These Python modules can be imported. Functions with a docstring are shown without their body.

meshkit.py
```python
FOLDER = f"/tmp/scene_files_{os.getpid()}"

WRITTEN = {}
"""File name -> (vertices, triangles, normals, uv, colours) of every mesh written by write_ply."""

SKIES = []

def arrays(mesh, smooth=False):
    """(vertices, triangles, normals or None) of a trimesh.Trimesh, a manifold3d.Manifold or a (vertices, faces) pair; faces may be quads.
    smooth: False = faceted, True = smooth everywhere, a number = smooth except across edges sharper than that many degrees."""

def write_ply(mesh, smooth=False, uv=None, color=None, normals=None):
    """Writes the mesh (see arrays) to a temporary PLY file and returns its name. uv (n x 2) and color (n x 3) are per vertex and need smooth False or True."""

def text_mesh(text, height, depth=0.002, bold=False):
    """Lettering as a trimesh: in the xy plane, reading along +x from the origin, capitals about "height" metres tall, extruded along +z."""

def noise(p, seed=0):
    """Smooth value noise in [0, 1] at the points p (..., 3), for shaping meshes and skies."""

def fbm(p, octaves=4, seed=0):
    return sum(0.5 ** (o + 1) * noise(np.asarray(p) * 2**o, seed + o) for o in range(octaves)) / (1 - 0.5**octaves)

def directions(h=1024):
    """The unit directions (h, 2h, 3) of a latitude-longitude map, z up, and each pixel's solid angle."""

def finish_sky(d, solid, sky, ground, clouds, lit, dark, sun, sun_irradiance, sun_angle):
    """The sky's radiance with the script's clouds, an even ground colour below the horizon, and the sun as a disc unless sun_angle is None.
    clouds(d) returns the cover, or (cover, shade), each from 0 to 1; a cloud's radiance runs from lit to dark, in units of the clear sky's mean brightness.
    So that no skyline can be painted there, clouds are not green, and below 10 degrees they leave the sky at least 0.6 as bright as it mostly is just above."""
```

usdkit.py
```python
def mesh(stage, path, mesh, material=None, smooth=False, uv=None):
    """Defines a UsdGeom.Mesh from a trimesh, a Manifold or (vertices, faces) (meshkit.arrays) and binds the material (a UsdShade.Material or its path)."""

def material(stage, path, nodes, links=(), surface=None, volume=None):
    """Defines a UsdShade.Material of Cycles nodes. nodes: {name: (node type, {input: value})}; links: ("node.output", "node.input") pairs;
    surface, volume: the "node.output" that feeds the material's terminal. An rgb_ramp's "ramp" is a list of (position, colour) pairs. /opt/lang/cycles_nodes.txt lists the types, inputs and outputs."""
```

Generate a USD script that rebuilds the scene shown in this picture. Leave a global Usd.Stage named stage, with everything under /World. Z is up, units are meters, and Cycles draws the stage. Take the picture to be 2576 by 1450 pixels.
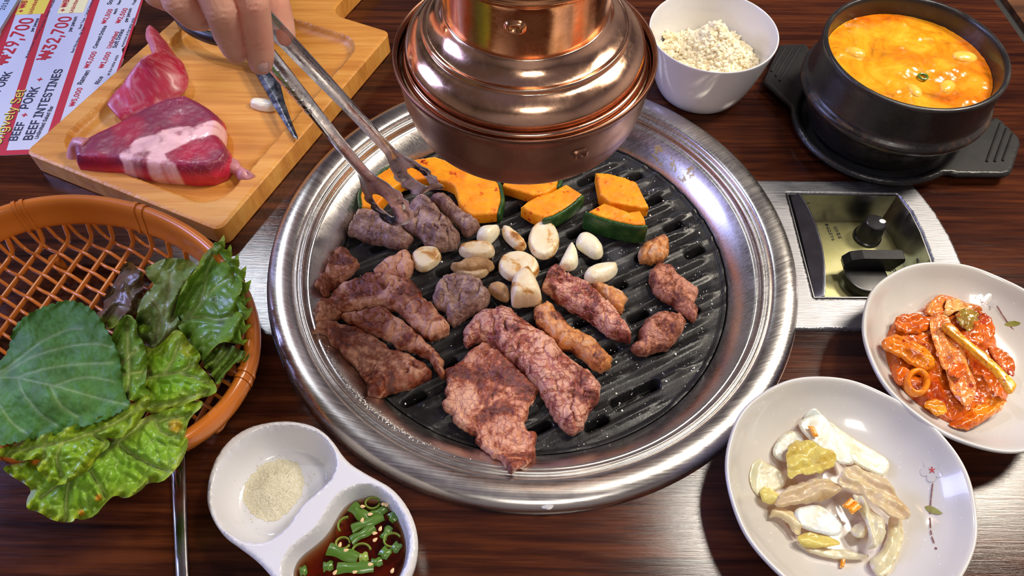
import math, random
import numpy as np, trimesh, shapely, usdkit, meshkit
import manifold3d as m3
from shapely.geometry import Polygon, Point, LineString
from shapely.ops import unary_union
from scipy.spatial import Delaunay, cKDTree
from pxr import Usd, UsdGeom, UsdLux, UsdShade, Gf, Sdf, Vt

stage = Usd.Stage.CreateInMemory()
UsdGeom.SetStageUpAxis(stage, 'Z'); UsdGeom.SetStageMetersPerUnit(stage, 1.0)
UsdGeom.Xform.Define(stage, '/World'); UsdGeom.Scope.Define(stage, '/World/Looks')
R = np.random.default_rng(7)

# ---------------- camera: phone held over the table edge, looking down 56 degrees ----------------
CAM_H, FPX = 0.46, 1900.0
PITCH, ROLL = math.radians(55.92), math.radians(0.503)
_f = np.array([0, math.cos(PITCH), -math.sin(PITCH)]); _u = np.array([0, math.sin(PITCH), math.cos(PITCH)]); _r = np.array([1.0, 0, 0])
CR = math.cos(ROLL) * _r + math.sin(ROLL) * _u; CU = -math.sin(ROLL) * _r + math.cos(ROLL) * _u
cam = UsdGeom.Camera.Define(stage, '/World/camera')
cam.CreateHorizontalApertureAttr(36.0); cam.CreateFocalLengthAttr(FPX / 2576 * 36.0)
cam.CreateClippingRangeAttr(Gf.Vec2f(0.02, 100)); cam.CreateExposureAttr(0.42)
_b = -_f
cam.AddTransformOp().Set(Gf.Matrix4d(*CR, 0, *CU, 0, *_b, 0, 0, 0, CAM_H, 1))

def W(x, y, z=0.0):
    """the point at height z on the sight line of photograph pixel x, y"""
    d = _f + (x - 1288) / FPX * CR - (y - 725) / FPX * CU
    return np.array([0, 0, CAM_H]) + (z - CAM_H) / d[2] * d
def WD(x, y, dist):
    """the point at depth dist along the view axis on the sight line of a pixel"""
    return np.array([0, 0, CAM_H]) + dist * (_f + (x - 1288) / FPX * CR - (y - 725) / FPX * CU)
def WP(pts, z=0.0):
    return np.array([W(x, y, z)[:2] for x, y in pts])

# ---------------- lights: warm-white ceiling lamps to the right, a cool blue-violet sign at the left ----------------
def rect_light(name, pos, target, w, h, color, power):
    l = UsdLux.RectLight.Define(stage, '/World/' + name)
    l.CreateWidthAttr(w); l.CreateHeightAttr(h); l.CreateColorAttr(Gf.Vec3f(*color)); l.CreateIntensityAttr(power)
    z = np.array(pos, float) - np.array(target, float); z /= np.linalg.norm(z)
    a = np.array([0, 1.0, 0]) if abs(z[2]) > .9 else np.array([0, 0, 1.0])
    x = np.cross(a, z); x /= np.linalg.norm(x); y = np.cross(z, x)
    l.AddTransformOp().Set(Gf.Matrix4d(*x, 0, *y, 0, *z, 0, *map(float, pos), 1))
    return l
rect_light('ceiling_lamp', (1.0, .70, 1.16), (1.0, .70, 0), .34, .34, (1.0, .89, .74), 46)
rect_light('ceiling_lamp_001', (.46, .50, 1.16), (.46, .50, 0), .17, .17, (1.0, .92, .80), 50)
rect_light('ceiling_lamp_002', (-0.91, 1.44, 1.75), (-0.91, 1.44, 0), .14, .07, (.88, .92, 1.0), 260)
rect_light('ceiling_lamp_003', (.25, -1.0, 1.75), (.25, -1.0, 0), .5, .5, (1.0, .93, .84), 12)
rect_light('wall_sign_light', (-1.35, .55, 0.72), (-.1, .35, 0), .5, .7, (.42, .47, 1.0), 12)
dome = UsdLux.DomeLight.Define(stage, '/World/dome_light'); dome.CreateIntensityAttr(0.16); dome.CreateColorAttr(Gf.Vec3f(1.0, .9, .82))

# ---------------- names, things, parts ----------------
_used = {}
def free(parent, name):
    k = (parent, name); n = _used.get(k, 0); _used[k] = n + 1
    return f'{parent}/{name}' + (f'_{n:03d}' if n else '')
def tag(p, label=None, cat=None, group=None, kind=None):
    for k, v in (('label', label), ('category', cat), ('group', group), ('kind', kind)):
        if v: p.SetCustomDataByKey(k, v)
LOC = {}
def thing(name, label, cat, loc=(0, 0, 0), group=None, kind=None):
    p = free('/World', name); x = UsdGeom.Xform.Define(stage, p); x.AddTranslateOp().Set(Gf.Vec3d(*map(float, loc)))
    LOC[p] = np.array(loc, float); tag(x.GetPrim(), label, cat, group, kind); return p
def part(parent, name, mesh, mat, smooth=35, label=None, kind=None, tint=None):
    p = free(parent, name)
    v, f, n = meshkit.arrays(mesh, smooth if tint is None else (True if smooth else False))
    v = v - LOC[parent]; LOC[p] = LOC[parent]
    m = usdkit.mesh(stage, p, (v, f), '/World/Looks/' + mat)
    if n is not None:
        m.CreateNormalsAttr(Vt.Vec3fArray.FromNumpy(n.astype(np.float32))); m.SetNormalsInterpolation('vertex')
    if tint is not None:
        UsdGeom.PrimvarsAPI(m).CreatePrimvar('tint', Sdf.ValueTypeNames.Color3fArray, 'vertex').Set(Vt.Vec3fArray.FromNumpy(np.asarray(tint, np.float32)))
    tag(m.GetPrim(), label, None, None, kind); return p
def single(name, mesh, mat, label, cat, group=None, kind=None, smooth=35, tint=None):
    LOC['/World'] = np.zeros(3)
    p = part('/World', name, mesh, mat, smooth, None, kind, tint)
    tag(stage.GetPrimAtPath(p), label, cat, group, kind); return p
def copy(src, name, label, loc, rotz=0.0, rotx=0.0, roty=0.0, scale=None, group=None):
    """a copy of a thing: an instanceable Xform that references it"""
    p = free('/World', name); x = UsdGeom.Xform.Define(stage, p); pr = x.GetPrim()
    cd = stage.GetPrimAtPath(src).GetCustomData()
    pr.GetReferences().AddInternalReference(src); pr.SetInstanceable(True)
    x.ClearXformOpOrder()
    m = Gf.Matrix4d().SetScale(Gf.Vec3d(*(scale or (1, 1, 1))))
    for ax, a in (((1, 0, 0), rotx), ((0, 1, 0), roty), ((0, 0, 1), rotz)):
        m = m * Gf.Matrix4d().SetRotate(Gf.Rotation(Gf.Vec3d(*ax), math.degrees(a)))
    m = m * Gf.Matrix4d().SetTranslate(Gf.Vec3d(*map(float, loc)))
    x.AddTransformOp(opSuffix='place').Set(m); x.SetXformOpOrder([x.GetOrderedXformOps()[0]] if False else [UsdGeom.XformOp(pr.GetAttribute('xformOp:transform:place'))])
    tag(pr, label, cd.get('category'), group or cd.get('group')); return p

# ---------------- materials ----------------
def mat(name, nodes, links=(), surface='p.BSDF', volume=None):
    usdkit.material(stage, '/World/Looks/' + name, nodes, links, surface=surface, volume=volume); return name
def surf(name, color, rough=.5, metal=0.0, color2=None, scale=40., detail=4, lo=.35, hi=.65, stretch=None, bump=0.0, bscale=None, bdist=.001, rough2=None, distort=0.0, **kw):
    """principled surface; colour runs from color to color2 by noise, with fine relief"""
    n = {'tc': ('texture_coordinate', {}), 'p': ('principled_bsdf', dict(base_color=color, roughness=rough, metallic=metal, **kw))}
    l = []; vec = 'tc.object'
    if stretch is not None:
        n['mp'] = ('mapping', dict(scale=stretch[:3], rotation=(0, 0, stretch[3] if len(stretch) > 3 else 0))); l.append(('tc.object', 'mp.vector')); vec = 'mp.vector'
    if color2 is not None or rough2 is not None:
        n['nz'] = ('noise_texture', dict(scale=scale, detail=detail, roughness=.6, distortion=distort)); l.append((vec, 'nz.vector'))
    if color2 is not None:
        cols = color2 if np.ndim(color2) == 2 else [color2]
        stops = [(lo + (hi - lo) * i / len(cols), c) for i, c in enumerate([color, *cols])]
        n['rm'] = ('rgb_ramp', {'ramp': stops}); l += [('nz.fac', 'rm.fac'), ('rm.color', 'p.base_color')]
    if rough2 is not None:
        n['mr'] = ('map_range', dict(from_min=lo, from_max=hi, to_min=rough, to_max=rough2, clamp=True)); l += [('nz.fac', 'mr.value'), ('mr.result', 'p.roughness')]
    if bump:
        n['bn'] = ('noise_texture', dict(scale=bscale or scale * 4, detail=4, roughness=.6)); n['bp'] = ('bump', dict(strength=bump, distance=bdist))
        l += [(vec, 'bn.vector'), ('bn.fac', 'bp.height'), ('bp.normal', 'p.normal')]
    return mat(name, n, l)

# ---------------- meshes ----------------
def mesh(v, f): return trimesh.Trimesh(np.asarray(v, float), np.asarray(f, int), process=False)
def cat(ms):
    vs, fs, o = [], [], 0
    for m in ms:
        v, f, _ = meshkit.arrays(m); vs.append(v); fs.append(f + o); o += len(v)
    return mesh(np.vstack(vs), np.vstack(fs))
def chaikin(p, n=2, closed=False):
    p = np.asarray(p, float)
    for _ in range(n):
        if closed: a, b = p, np.roll(p, -1, 0)
        else: a, b = p[:-1], p[1:]
        q = np.empty((2 * len(a), p.shape[1])); q[0::2] = .75 * a + .25 * b; q[1::2] = .25 * a + .75 * b
        p = q if closed else np.vstack([p[:1], q, p[-1:]])
    return p
def resample(p, step, closed=False):
    p = np.asarray(p, float)
    if closed: p = np.vstack([p, p[:1]])
    s = np.r_[0, np.cumsum(np.linalg.norm(np.diff(p, axis=0), axis=1))]; n = max(3, int(round(s[-1] / step)))
    t = np.linspace(0, s[-1], n + 1)
    q = np.c_[tuple(np.interp(t, s, p[:, k]) for k in range(p.shape[1]))]
    return q[:-1] if closed else q
def lathe(prof, c, n=96, wob=None):
    """surface of revolution about a vertical axis at c; prof = (r, z) from first to last; outward when z rises with r outside"""
    prof = np.asarray(prof, float); a = np.linspace(0, 2 * np.pi, n, endpoint=False)
    r = prof[:, 0][:, None] * np.ones(n); z = prof[:, 1][:, None] * np.ones(n)
    if wob is not None: r, z = wob(r, z, a)
    v = np.stack([c[0] + r * np.cos(a), c[1] + r * np.sin(a), z], -1).reshape(-1, 3)
    k = len(prof); i, j = np.meshgrid(np.arange(k - 1), np.arange(n), indexing='ij'); j2 = (j + 1) % n
    q = np.stack([i * n + j, i * n + j2, (i + 1) * n + j2, (i + 1) * n + j], -1).reshape(-1, 4)
    f = np.vstack([q[:, [0, 1, 2]], q[:, [0, 2, 3]]])
    fl = []
    for e, row in ((0, 0), (k - 1, (k - 1) * n)):
        if prof[e, 0] > 1e-6 and False: fl.append(row)
    return mesh(v, f)
def tube(p, rad, n=10, closed=False, flat=None, cap=True):
    """swept round (or elliptic, flat = (a, b) factors with up z) tube"""
    p = np.asarray(p, float); m = len(p); rad = np.broadcast_to(np.asarray(rad, float), (m,))
    t = (np.roll(p, -1, 0) - np.roll(p, 1, 0)) if closed else np.gradient(p, axis=0)
    t /= np.maximum(np.linalg.norm(t, axis=1, keepdims=True), 1e-12)
    u = np.zeros_like(p)
    ref = np.array([0, 0, 1.0]) if abs(t[0, 2]) < .9 else np.array([1.0, 0, 0])
    if flat is not None and flat[0] != flat[1]:
        for i in range(m): u[i] = np.cross(ref, t[i])
    else:
        u[0] = np.cross(ref, t[0])
        for i in range(1, m): u[i] = u[i - 1] - t[i] * (u[i - 1] @ t[i])
    u /= np.maximum(np.linalg.norm(u, axis=1, keepdims=True), 1e-12); w = np.cross(t, u)
    a = np.linspace(0, 2 * np.pi, n, endpoint=False); fa, fb = flat or (1, 1)
    v = (p[:, None] + rad[:, None, None] * (fa * np.cos(a)[None, :, None] * u[:, None] + fb * np.sin(a)[None, :, None] * w[:, None])).reshape(-1, 3)
    k = m if closed else m - 1
    i, j = np.meshgrid(np.arange(k), np.arange(n), indexing='ij'); j2 = (j + 1) % n; i2 = (i + 1) % m
    q = np.stack([i * n + j, i * n + j2, i2 * n + j2, i2 * n + j], -1).reshape(-1, 4)
    f = np.vstack([q[:, [0, 1, 2]], q[:, [0, 2, 3]]])
    if not closed and cap:
        v = np.vstack([v, p[:1], p[-1:]]); s, e = m * n, m * n + 1; jj = np.arange(n); j2 = (jj + 1) % n
        f = np.vstack([f, np.c_[np.full(n, s), j2, jj], np.c_[np.full(n, e), (m - 1) * n + jj, (m - 1) * n + j2]])
    return mesh(v, f)
def box(c, size, rz=0.0, bev=.0008):
    """bevelled box with its centre at c"""
    sx, sy, sz = [s / 2 for s in size]; b = min(bev, sx * .45, sy * .45, sz * .45)
    pts = [(i * (sx - bx), j * (sy - by), k * (sz - bz)) for i in (-1, 1) for j in (-1, 1) for k in (-1, 1) for bx, by, bz in ((0, b, b), (b, 0, b), (b, b, 0))]
    h = m3.Manifold.hull_points(np.array(pts)); v, f, _ = meshkit.arrays(h)
    cz, s_ = math.cos(rz), math.sin(rz); v = np.c_[v[:, 0] * cz - v[:, 1] * s_, v[:, 0] * s_ + v[:, 1] * cz, v[:, 2]] + np.asarray(c, float)
    return mesh(v, f)
def fill(poly, step, jit=.25, seed=1):
    """triangulates a polygon with inner points: points, triangles, distance to the edge, ring lengths"""
    poly = shapely.geometry.polygon.orient(poly, 1.0)
    rings = [resample(np.array(r.coords)[:-1], step, True) for r in (poly.exterior, *poly.interiors)]
    b = np.vstack(rings); pol = Polygon(rings[0], rings[1:]).buffer(0)
    x0, y0, x1, y1 = pol.bounds; g = np.random.default_rng(seed)
    xs = np.arange(x0, x1, step); ys = np.arange(y0, y1, step * .87)
    X, Y = np.meshgrid(xs, ys); X = X + (np.arange(len(ys)) % 2)[:, None] * step / 2
    q = np.c_[X.ravel(), Y.ravel()] + g.uniform(-jit, jit, (X.size, 2)) * step
    q = q[shapely.contains_xy(pol.buffer(-step * .6), q[:, 0], q[:, 1])]
    p = np.vstack([b, q]); t = Delaunay(p).simplices; cc = p[t].mean(1); t = t[shapely.contains_xy(pol, cc[:, 0], cc[:, 1])]
    a = p[t]; cr = np.cross(a[:, 1] - a[:, 0], a[:, 2] - a[:, 0]); t = t[np.abs(cr) > 1e-14]; cr = cr[np.abs(cr) > 1e-14]
    t[cr < 0] = t[cr < 0][:, ::-1]
    d = shapely.distance(shapely.points(p), pol.boundary)
    return p, t, d
def relief(poly, top, bot, step, seed=1):
    """closed solid over a polygon: top(x, y, d) and bot(x, y, d) give the heights, d = distance to the outline"""
    p, t, d = fill(poly, step, seed=seed)
    zt, zb = top(p[:, 0], p[:, 1], d), bot(p[:, 0], p[:, 1], d); n = len(p)
    v = np.vstack([np.c_[p, zt * np.ones(n)], np.c_[p, zb * np.ones(n)]])
    e = np.vstack([t[:, [0, 1]], t[:, [1, 2]], t[:, [2, 0]]]); es = set(map(tuple, e))
    be = np.array([x for x in es if (x[1], x[0]) not in es])
    s = np.vstack([np.c_[be[:, 0], be[:, 0] + n, be[:, 1]], np.c_[be[:, 1], be[:, 0] + n, be[:, 1] + n]])
    return mesh(v, np.vstack([t, t[:, ::-1] + n, s])), d
def prism(poly, z0, z1, chamfer=0.0):
    """extruded polygon with a chamfered upper edge"""
    ms = []
    for g in getattr(poly, 'geoms', [poly]):
        ms.append(trimesh.creation.extrude_polygon(g, z1 - z0, engine='earcut'))
    m = cat(ms); m.apply_translation((0, 0, z0)); return m
def edge_round(u, k=2.2):
    u = np.clip(u, 0, 1); return (1 - (1 - u) ** k) ** (1 / k)
def fbm2(x, y, s, seed=0, z=0.0, o=4): return meshkit.fbm(np.stack([x * s, y * s, np.full_like(x, z)], -1), o, seed) - .5
def spline(pts, n=12, closed=False):
    """Catmull-Rom through the points"""
    p = np.asarray(pts, float); m = len(p); out = []
    for i in range(m if closed else m - 1):
        g = lambda k: p[k % m] if closed else p[min(max(k, 0), m - 1)]
        a, b, c, d = g(i - 1), g(i), g(i + 1), g(i + 2)
        for t in np.linspace(0, 1, n, endpoint=False):
            out.append(.5 * (2 * b + (c - a) * t + (2 * a - 5 * b + 4 * c - d) * t * t + (3 * b - a - 3 * c + d) * t ** 3))
    if not closed: out.append(p[-1])
    return np.array(out)
def ellips(c, r, rot=None, n=2):
    m = trimesh.creation.icosphere(n, 1.0); v = m.vertices * np.asarray(r)
    if rot is not None: v = v @ trimesh.transformations.euler_matrix(*rot)[:3, :3].T
    return mesh(v + np.asarray(c), m.faces)
def move(m, c=(0, 0, 0), rz=0.0, rx=0.0, ry=0.0):
    v, f, _ = meshkit.arrays(m); M = trimesh.transformations.euler_matrix(rx, ry, rz)[:3, :3]
    return mesh(v @ M.T + np.asarray(c, float), f)
# ---------------- the room around the table (its reflections) ----------------
surf('wall_paint', (.56, .52, .50), .8, color2=(.48, .44, .42), scale=2)
surf('ceiling_paint', (.62, .60, .58), .8)
surf('floor_tile', (.12, .09, .07), .5, color2=(.16, .12, .09), scale=3)
RX0, RX1, RY0, RY1, RZ0, RZ1 = -2.2, 2.2, -1.9, 2.6, -.75, 1.9
def wall(name, c, s, m='wall_paint'): single(name, box(c, s, bev=.001), m, None, None, kind='structure')
wall('floor', (0, .35, RZ0 - .05), (4.4, 4.5, .1), 'floor_tile'); wall('ceiling', (0, .35, RZ1 + .05), (4.4, 4.5, .1), 'ceiling_paint')
wall('wall_left', (RX0 - .05, .35, .575), (.1, 4.7, 2.75)); wall('wall_right', (RX1 + .05, .35, .575), (.1, 4.7, 2.75))
wall('wall_back', (0, RY1 + .05, .575), (4.4, .1, 2.75)); wall('wall_front', (0, RY0 - .05, .575), (4.4, .1, 2.75))

# ---------------- table ----------------
def wood(name, c1, c2, c3, rough, coat, sc=(9, 110, 30), bump=.25, rot=0.0, bd=.0004):
    return mat(name, {'tc': ('texture_coordinate', {}), 'mp': ('mapping', dict(scale=sc, rotation=(0, 0, rot))), 'm2': ('mapping', dict(scale=(sc[0] * .35, sc[1] * .16, 1), rotation=(0, 0, rot))),
        'a': ('noise_texture', dict(scale=1.0, detail=6, roughness=.65, distortion=.35)), 'b': ('noise_texture', dict(scale=1.0, detail=3, roughness=.5, distortion=1.2)), 'c': ('noise_texture', dict(scale=3.2, detail=5, roughness=.7)),
        'mx': ('mix_float', dict(fac=.45)), 'rm': ('rgb_ramp', {'ramp': [(.38, c1), (.5, c2), (.62, c3)]}), 'mr': ('map_range', dict(from_min=.35, from_max=.65, to_min=rough * .8, to_max=rough * 1.3, clamp=True)),
        'bp': ('bump', dict(strength=bump, distance=bd)), 'p': ('principled_bsdf', dict(coat_weight=coat, coat_roughness=rough * .6, specular_ior_level=.34))},
        [('tc.object', 'mp.vector'), ('tc.object', 'm2.vector'), ('mp.vector', 'a.vector'), ('m2.vector', 'b.vector'), ('mp.vector', 'c.vector'), ('a.fac', 'mx.a'), ('b.fac', 'mx.b'), ('mx.result', 'rm.fac'), ('rm.color', 'p.base_color'),
         ('c.fac', 'mr.value'), ('mr.result', 'p.roughness'), ('c.fac', 'bp.height'), ('bp.normal', 'p.normal'), ('bp.normal', 'p.coat_normal')])
wood('table_wood', (.016, .0042, .0030), (.046, .0115, .0050), (.100, .0265, .0085), .14, .06, sc=(10, 210, 30), bump=.14)
wood('table_trim_wood', (.04, .014, .006), (.09, .033, .012), (.13, .052, .02), .4, .1)
surf('dark_gap', (.012, .01, .01), .6)
RC = np.array([.0151, .3413])
panel_cut = Polygon([(.2185, .3025), (.309, .3035), (.315, .32), (.3172, .34), (.3172, .366), (.315, .386), (.309, .4045), (.2185, .4045)])
ea, eb = W(2500, 0, 0)[:2], W(2576, 108, 0)[:2]; ed = (eb - ea) / np.linalg.norm(eb - ea)
table_poly = Polygon([(-1.0, -.12), *[tuple(eb + ed * .55), tuple(ea - ed * .5)], (-1.0, 1.0)])
hole = unary_union([Point(*RC).buffer(.186, 64), panel_cut])
t = thing('dining_table', 'dark reddish-brown grained wooden restaurant table under all the dishes', 'table')
part(t, 'table_top', prism(table_poly.difference(hole), -.03, 0.0), 'table_wood', False)
en = np.array([ed[1], -ed[0]]); en = en if en @ np.array([1.0, .5]) > 0 else -en
strip = lambda o0, o1: Polygon([tuple(eb + ed * .55 + en * o0), tuple(ea - ed * .5 + en * o0), tuple(ea - ed * .5 + en * o1), tuple(eb + ed * .55 + en * o1)])
part(t, 'edge_groove', prism(strip(.0002, .012), -.03, -.004), 'dark_gap', False, label='black groove between table top and its edging')
part(t, 'edge_trim', prism(strip(.0122, .2), -.03, .001), 'table_trim_wood', False, label='lighter brown wooden edging beyond the groove')
part(t, 'table_leg', prism(Point(-.5, .5).buffer(.04), -.75, -.0305), 'dark_gap'); part(t, 'table_leg', prism(Point(.33, .62).buffer(.03), -.75, -.0305), 'dark_gap')

# ---------------- grill ring ----------------
def steel(name, col, rough, rough2, scale=(1, 1, 1), center=None, bump=.15, spots=None):
    """brushed stainless steel; center = turned around a vertical axis"""
    n = {'tc': ('texture_coordinate', {}), 'p': ('principled_bsdf', dict(metallic=1.0, base_color=col)), 'n2': ('noise_texture', dict(scale=26, detail=5, roughness=.65)), 'mr': ('map_range', dict(from_min=.35, from_max=.68, to_min=rough, to_max=rough2, clamp=True)),
         'nz': ('noise_texture', dict(scale=1.0, detail=3, roughness=.6)), 'bp': ('bump', dict(strength=bump, distance=.0003)), 'ad': ('mix_float', dict(fac=.5))}
    l = [('tc.object', 'n2.vector'), ('n2.fac', 'ad.a'), ('nz.fac', 'ad.b'), ('ad.result', 'mr.value'), ('mr.result', 'p.roughness'), ('nz.fac', 'bp.height'), ('bp.normal', 'p.normal')]
    if center is not None:
        n['sb'] = ('vector_math', dict(math_type='subtract', vector2=(*center, 0))); n['sx'] = ('separate_xyz', {}); n['cx'] = ('combine_xyz', {}); n['ln'] = ('vector_math', dict(math_type='length'))
        n['mm'] = ('math', dict(math_type='multiply', value2=900.0)); n['ce'] = ('combine_xyz', {}); n['sc'] = ('vector_math', dict(math_type='scale', scale=12.0)); n['av'] = ('vector_math', dict(math_type='add'))
        n['mz'] = ('math', dict(math_type='multiply', value2=500.0))
        l += [('tc.object', 'sb.vector1'), ('sb.vector', 'sx.vector'), ('sx.x', 'cx.x'), ('sx.y', 'cx.y'), ('cx.vector', 'ln.vector1'), ('ln.value', 'mm.value1'), ('sx.z', 'mz.value1'), ('mm.value', 'ce.x'), ('mz.value', 'ce.z'),
              ('cx.vector', 'sc.vector1'), ('sc.vector', 'av.vector1'), ('ce.vector', 'av.vector2'), ('av.vector', 'nz.vector')]
    else:
        n['mp'] = ('mapping', dict(scale=scale)); l += [('tc.object', 'mp.vector'), ('mp.vector', 'nz.vector')]
    return mat(name, n, l)
steel('ring_steel', (.66, .63, .60), .20, .38, center=RC, bump=.12)
steel('panel_steel', (.30, .30, .32), .33, .6, scale=(60, 900, 60), bump=.25)
prof = [(.1972, -.002), (.1972, .0015), (.1962, .0048), (.1935, .0078), (.189, .0092), (.184, .0092), (.1795, .0082), (.1772, .0068), (.1762, .004), (.1752, .0028), (.1738, .0028), (.1728, .0042), (.1716, .0044), (.1706, .003), (.17, -.0005), (.1688, -.0015),
        (.1676, -.0012), (.166, -.0022), (.16, -.0075), (.1545, -.0145), (.152, -.0185), (.1512, -.0205), (.1505, -.03)]
ring = thing('grill_ring', 'round brushed stainless steel grill surround set into the table', 'grill', (*RC, 0))
part(ring, 'steel_rim', lathe(chaikin(prof, 2), RC, 224), 'ring_steel', True)
surf('burner_black', (.02, .018, .017), .5, color2=(.035, .028, .024), scale=60)
part(ring, 'burner_bowl', lathe([(.1515, -.029), (.149, -.05), (.12, -.07), (.06, -.076), (.0, -.077)], RC, 96), 'burner_black', True, label='black bowl under the grate')
# dried stains on the surround
surf('yellow_stain', (.40, .27, .09), .35, .55, color2=(.52, .42, .24), scale=200); surf('salt', (.82, .82, .80), .5, color2=(.93, .93, .91), scale=900)

# ---------------- grate ----------------
mat('cast_coating', {'tc': ('texture_coordinate', {}), 'n': ('noise_texture', dict(scale=38, detail=6, roughness=.7)), 'f': ('noise_texture', dict(scale=900, detail=3)), 'w': ('noise_texture', dict(scale=160, detail=5, roughness=.7)),
    'rm': ('rgb_ramp', {'ramp': [(.3, (.010, .010, .011)), (.6, (.020, .019, .020)), (.75, (.035, .026, .020))]}), 'mr': ('map_range', dict(from_min=.40, from_max=.62, to_min=.26, to_max=.58, clamp=True)),
    'mx': ('mix_float', dict(fac=.35)), 'bp': ('bump', dict(strength=.5, distance=.0007)), 'p': ('principled_bsdf', dict(specular_ior_level=.36))},
    [('tc.object', 'n.vector'), ('tc.object', 'f.vector'), ('tc.object', 'w.vector'), ('n.fac', 'rm.fac'), ('rm.color', 'p.base_color'), ('n.fac', 'mr.value'), ('mr.result', 'p.roughness'), ('w.fac', 'mx.a'), ('f.fac', 'mx.b'), ('mx.result', 'bp.height'), ('bp.normal', 'p.normal')])
GA = math.radians(28); GU = np.array([math.cos(GA), math.sin(GA)]); GN = np.array([-math.sin(GA), math.cos(GA)])
slots = [(14.5, -126, 40, 7.5)]
for cols, off in (((125, 52, -21, -94), 17), ((88, 15, -58, -125), 32)):
    for u in cols:
        for k in range(-6, 6):
            n = off + 30 * k
            if math.hypot(u, n) < 139 and not (n < -112 and -20 < u < 45): slots.append((u, n, 18, 5.4))
slots = np.array(slots) / 1000
def ss(a, b, x): t = np.clip((x - a) / (b - a), 0, 1); return t * t * (3 - 2 * t)
def grate_z(x, y):
    dx, dy = x - RC[0], y - RC[1]; u = dx * GU[0] + dy * GU[1]; n = dx * GN[0] + dy * GN[1]; r = np.hypot(dx, dy)
    ph = np.abs(((n - .017) / .015) % 1.0 - .5) * 2          # 1 on a slot row, 0 between
    seg = .5 + .5 * np.cos((u + np.where(np.floor((n - .017 + .0075) / .015) % 2 == 0, 0, .0365)) * 2 * np.pi / .073 * 1.0)
    rib = 1 - ss(.12, .72, ph)
    rib = rib * (.45 + .55 * ss(.25, .75, seg + .25 * np.sin(n * 130)))
    z = -.0218 + .0026 * rib * (1 - ss(.135, .143, r)) + .0016 * ss(.1465, .149, r)
    z -= .0012 * (1 - rib) * (.4 + .6 * seg)
    return z
p, tr, d = fill(Point(*RC).buffer(.1503, 90), .00105, jit=.12)
z = grate_z(p[:, 0], p[:, 1]); dx = p - RC; uu, nn = dx @ GU, dx @ GN
for u, n, L, w in slots:
    sd = np.hypot(np.maximum(np.abs(uu - u) - (L - w) / 2, 0), nn - n) - w / 2
    z = z - .001 * (1 - ss(.0004, .0016, sd)) - .013 * (1 - ss(-.0009, .0002, sd))
edge = d < 1e-9; nb = int(edge.sum())
be = np.where(edge)[0]; v = np.vstack([np.c_[p, z], np.c_[p[be], np.full(nb, -.034)]]); k = np.arange(nb); k2 = (k + 1) % nb
f = np.vstack([tr, np.c_[be[k], len(p) + k, be[k2]], np.c_[be[k2], len(p) + k, len(p) + k2]])
gr = thing('grill_grate', 'round black cast grill plate with diagonal ribs and slots', 'grill plate', (*RC, -.03))
part(gr, 'plate', mesh(v, f), 'cast_coating', 50)
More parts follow.
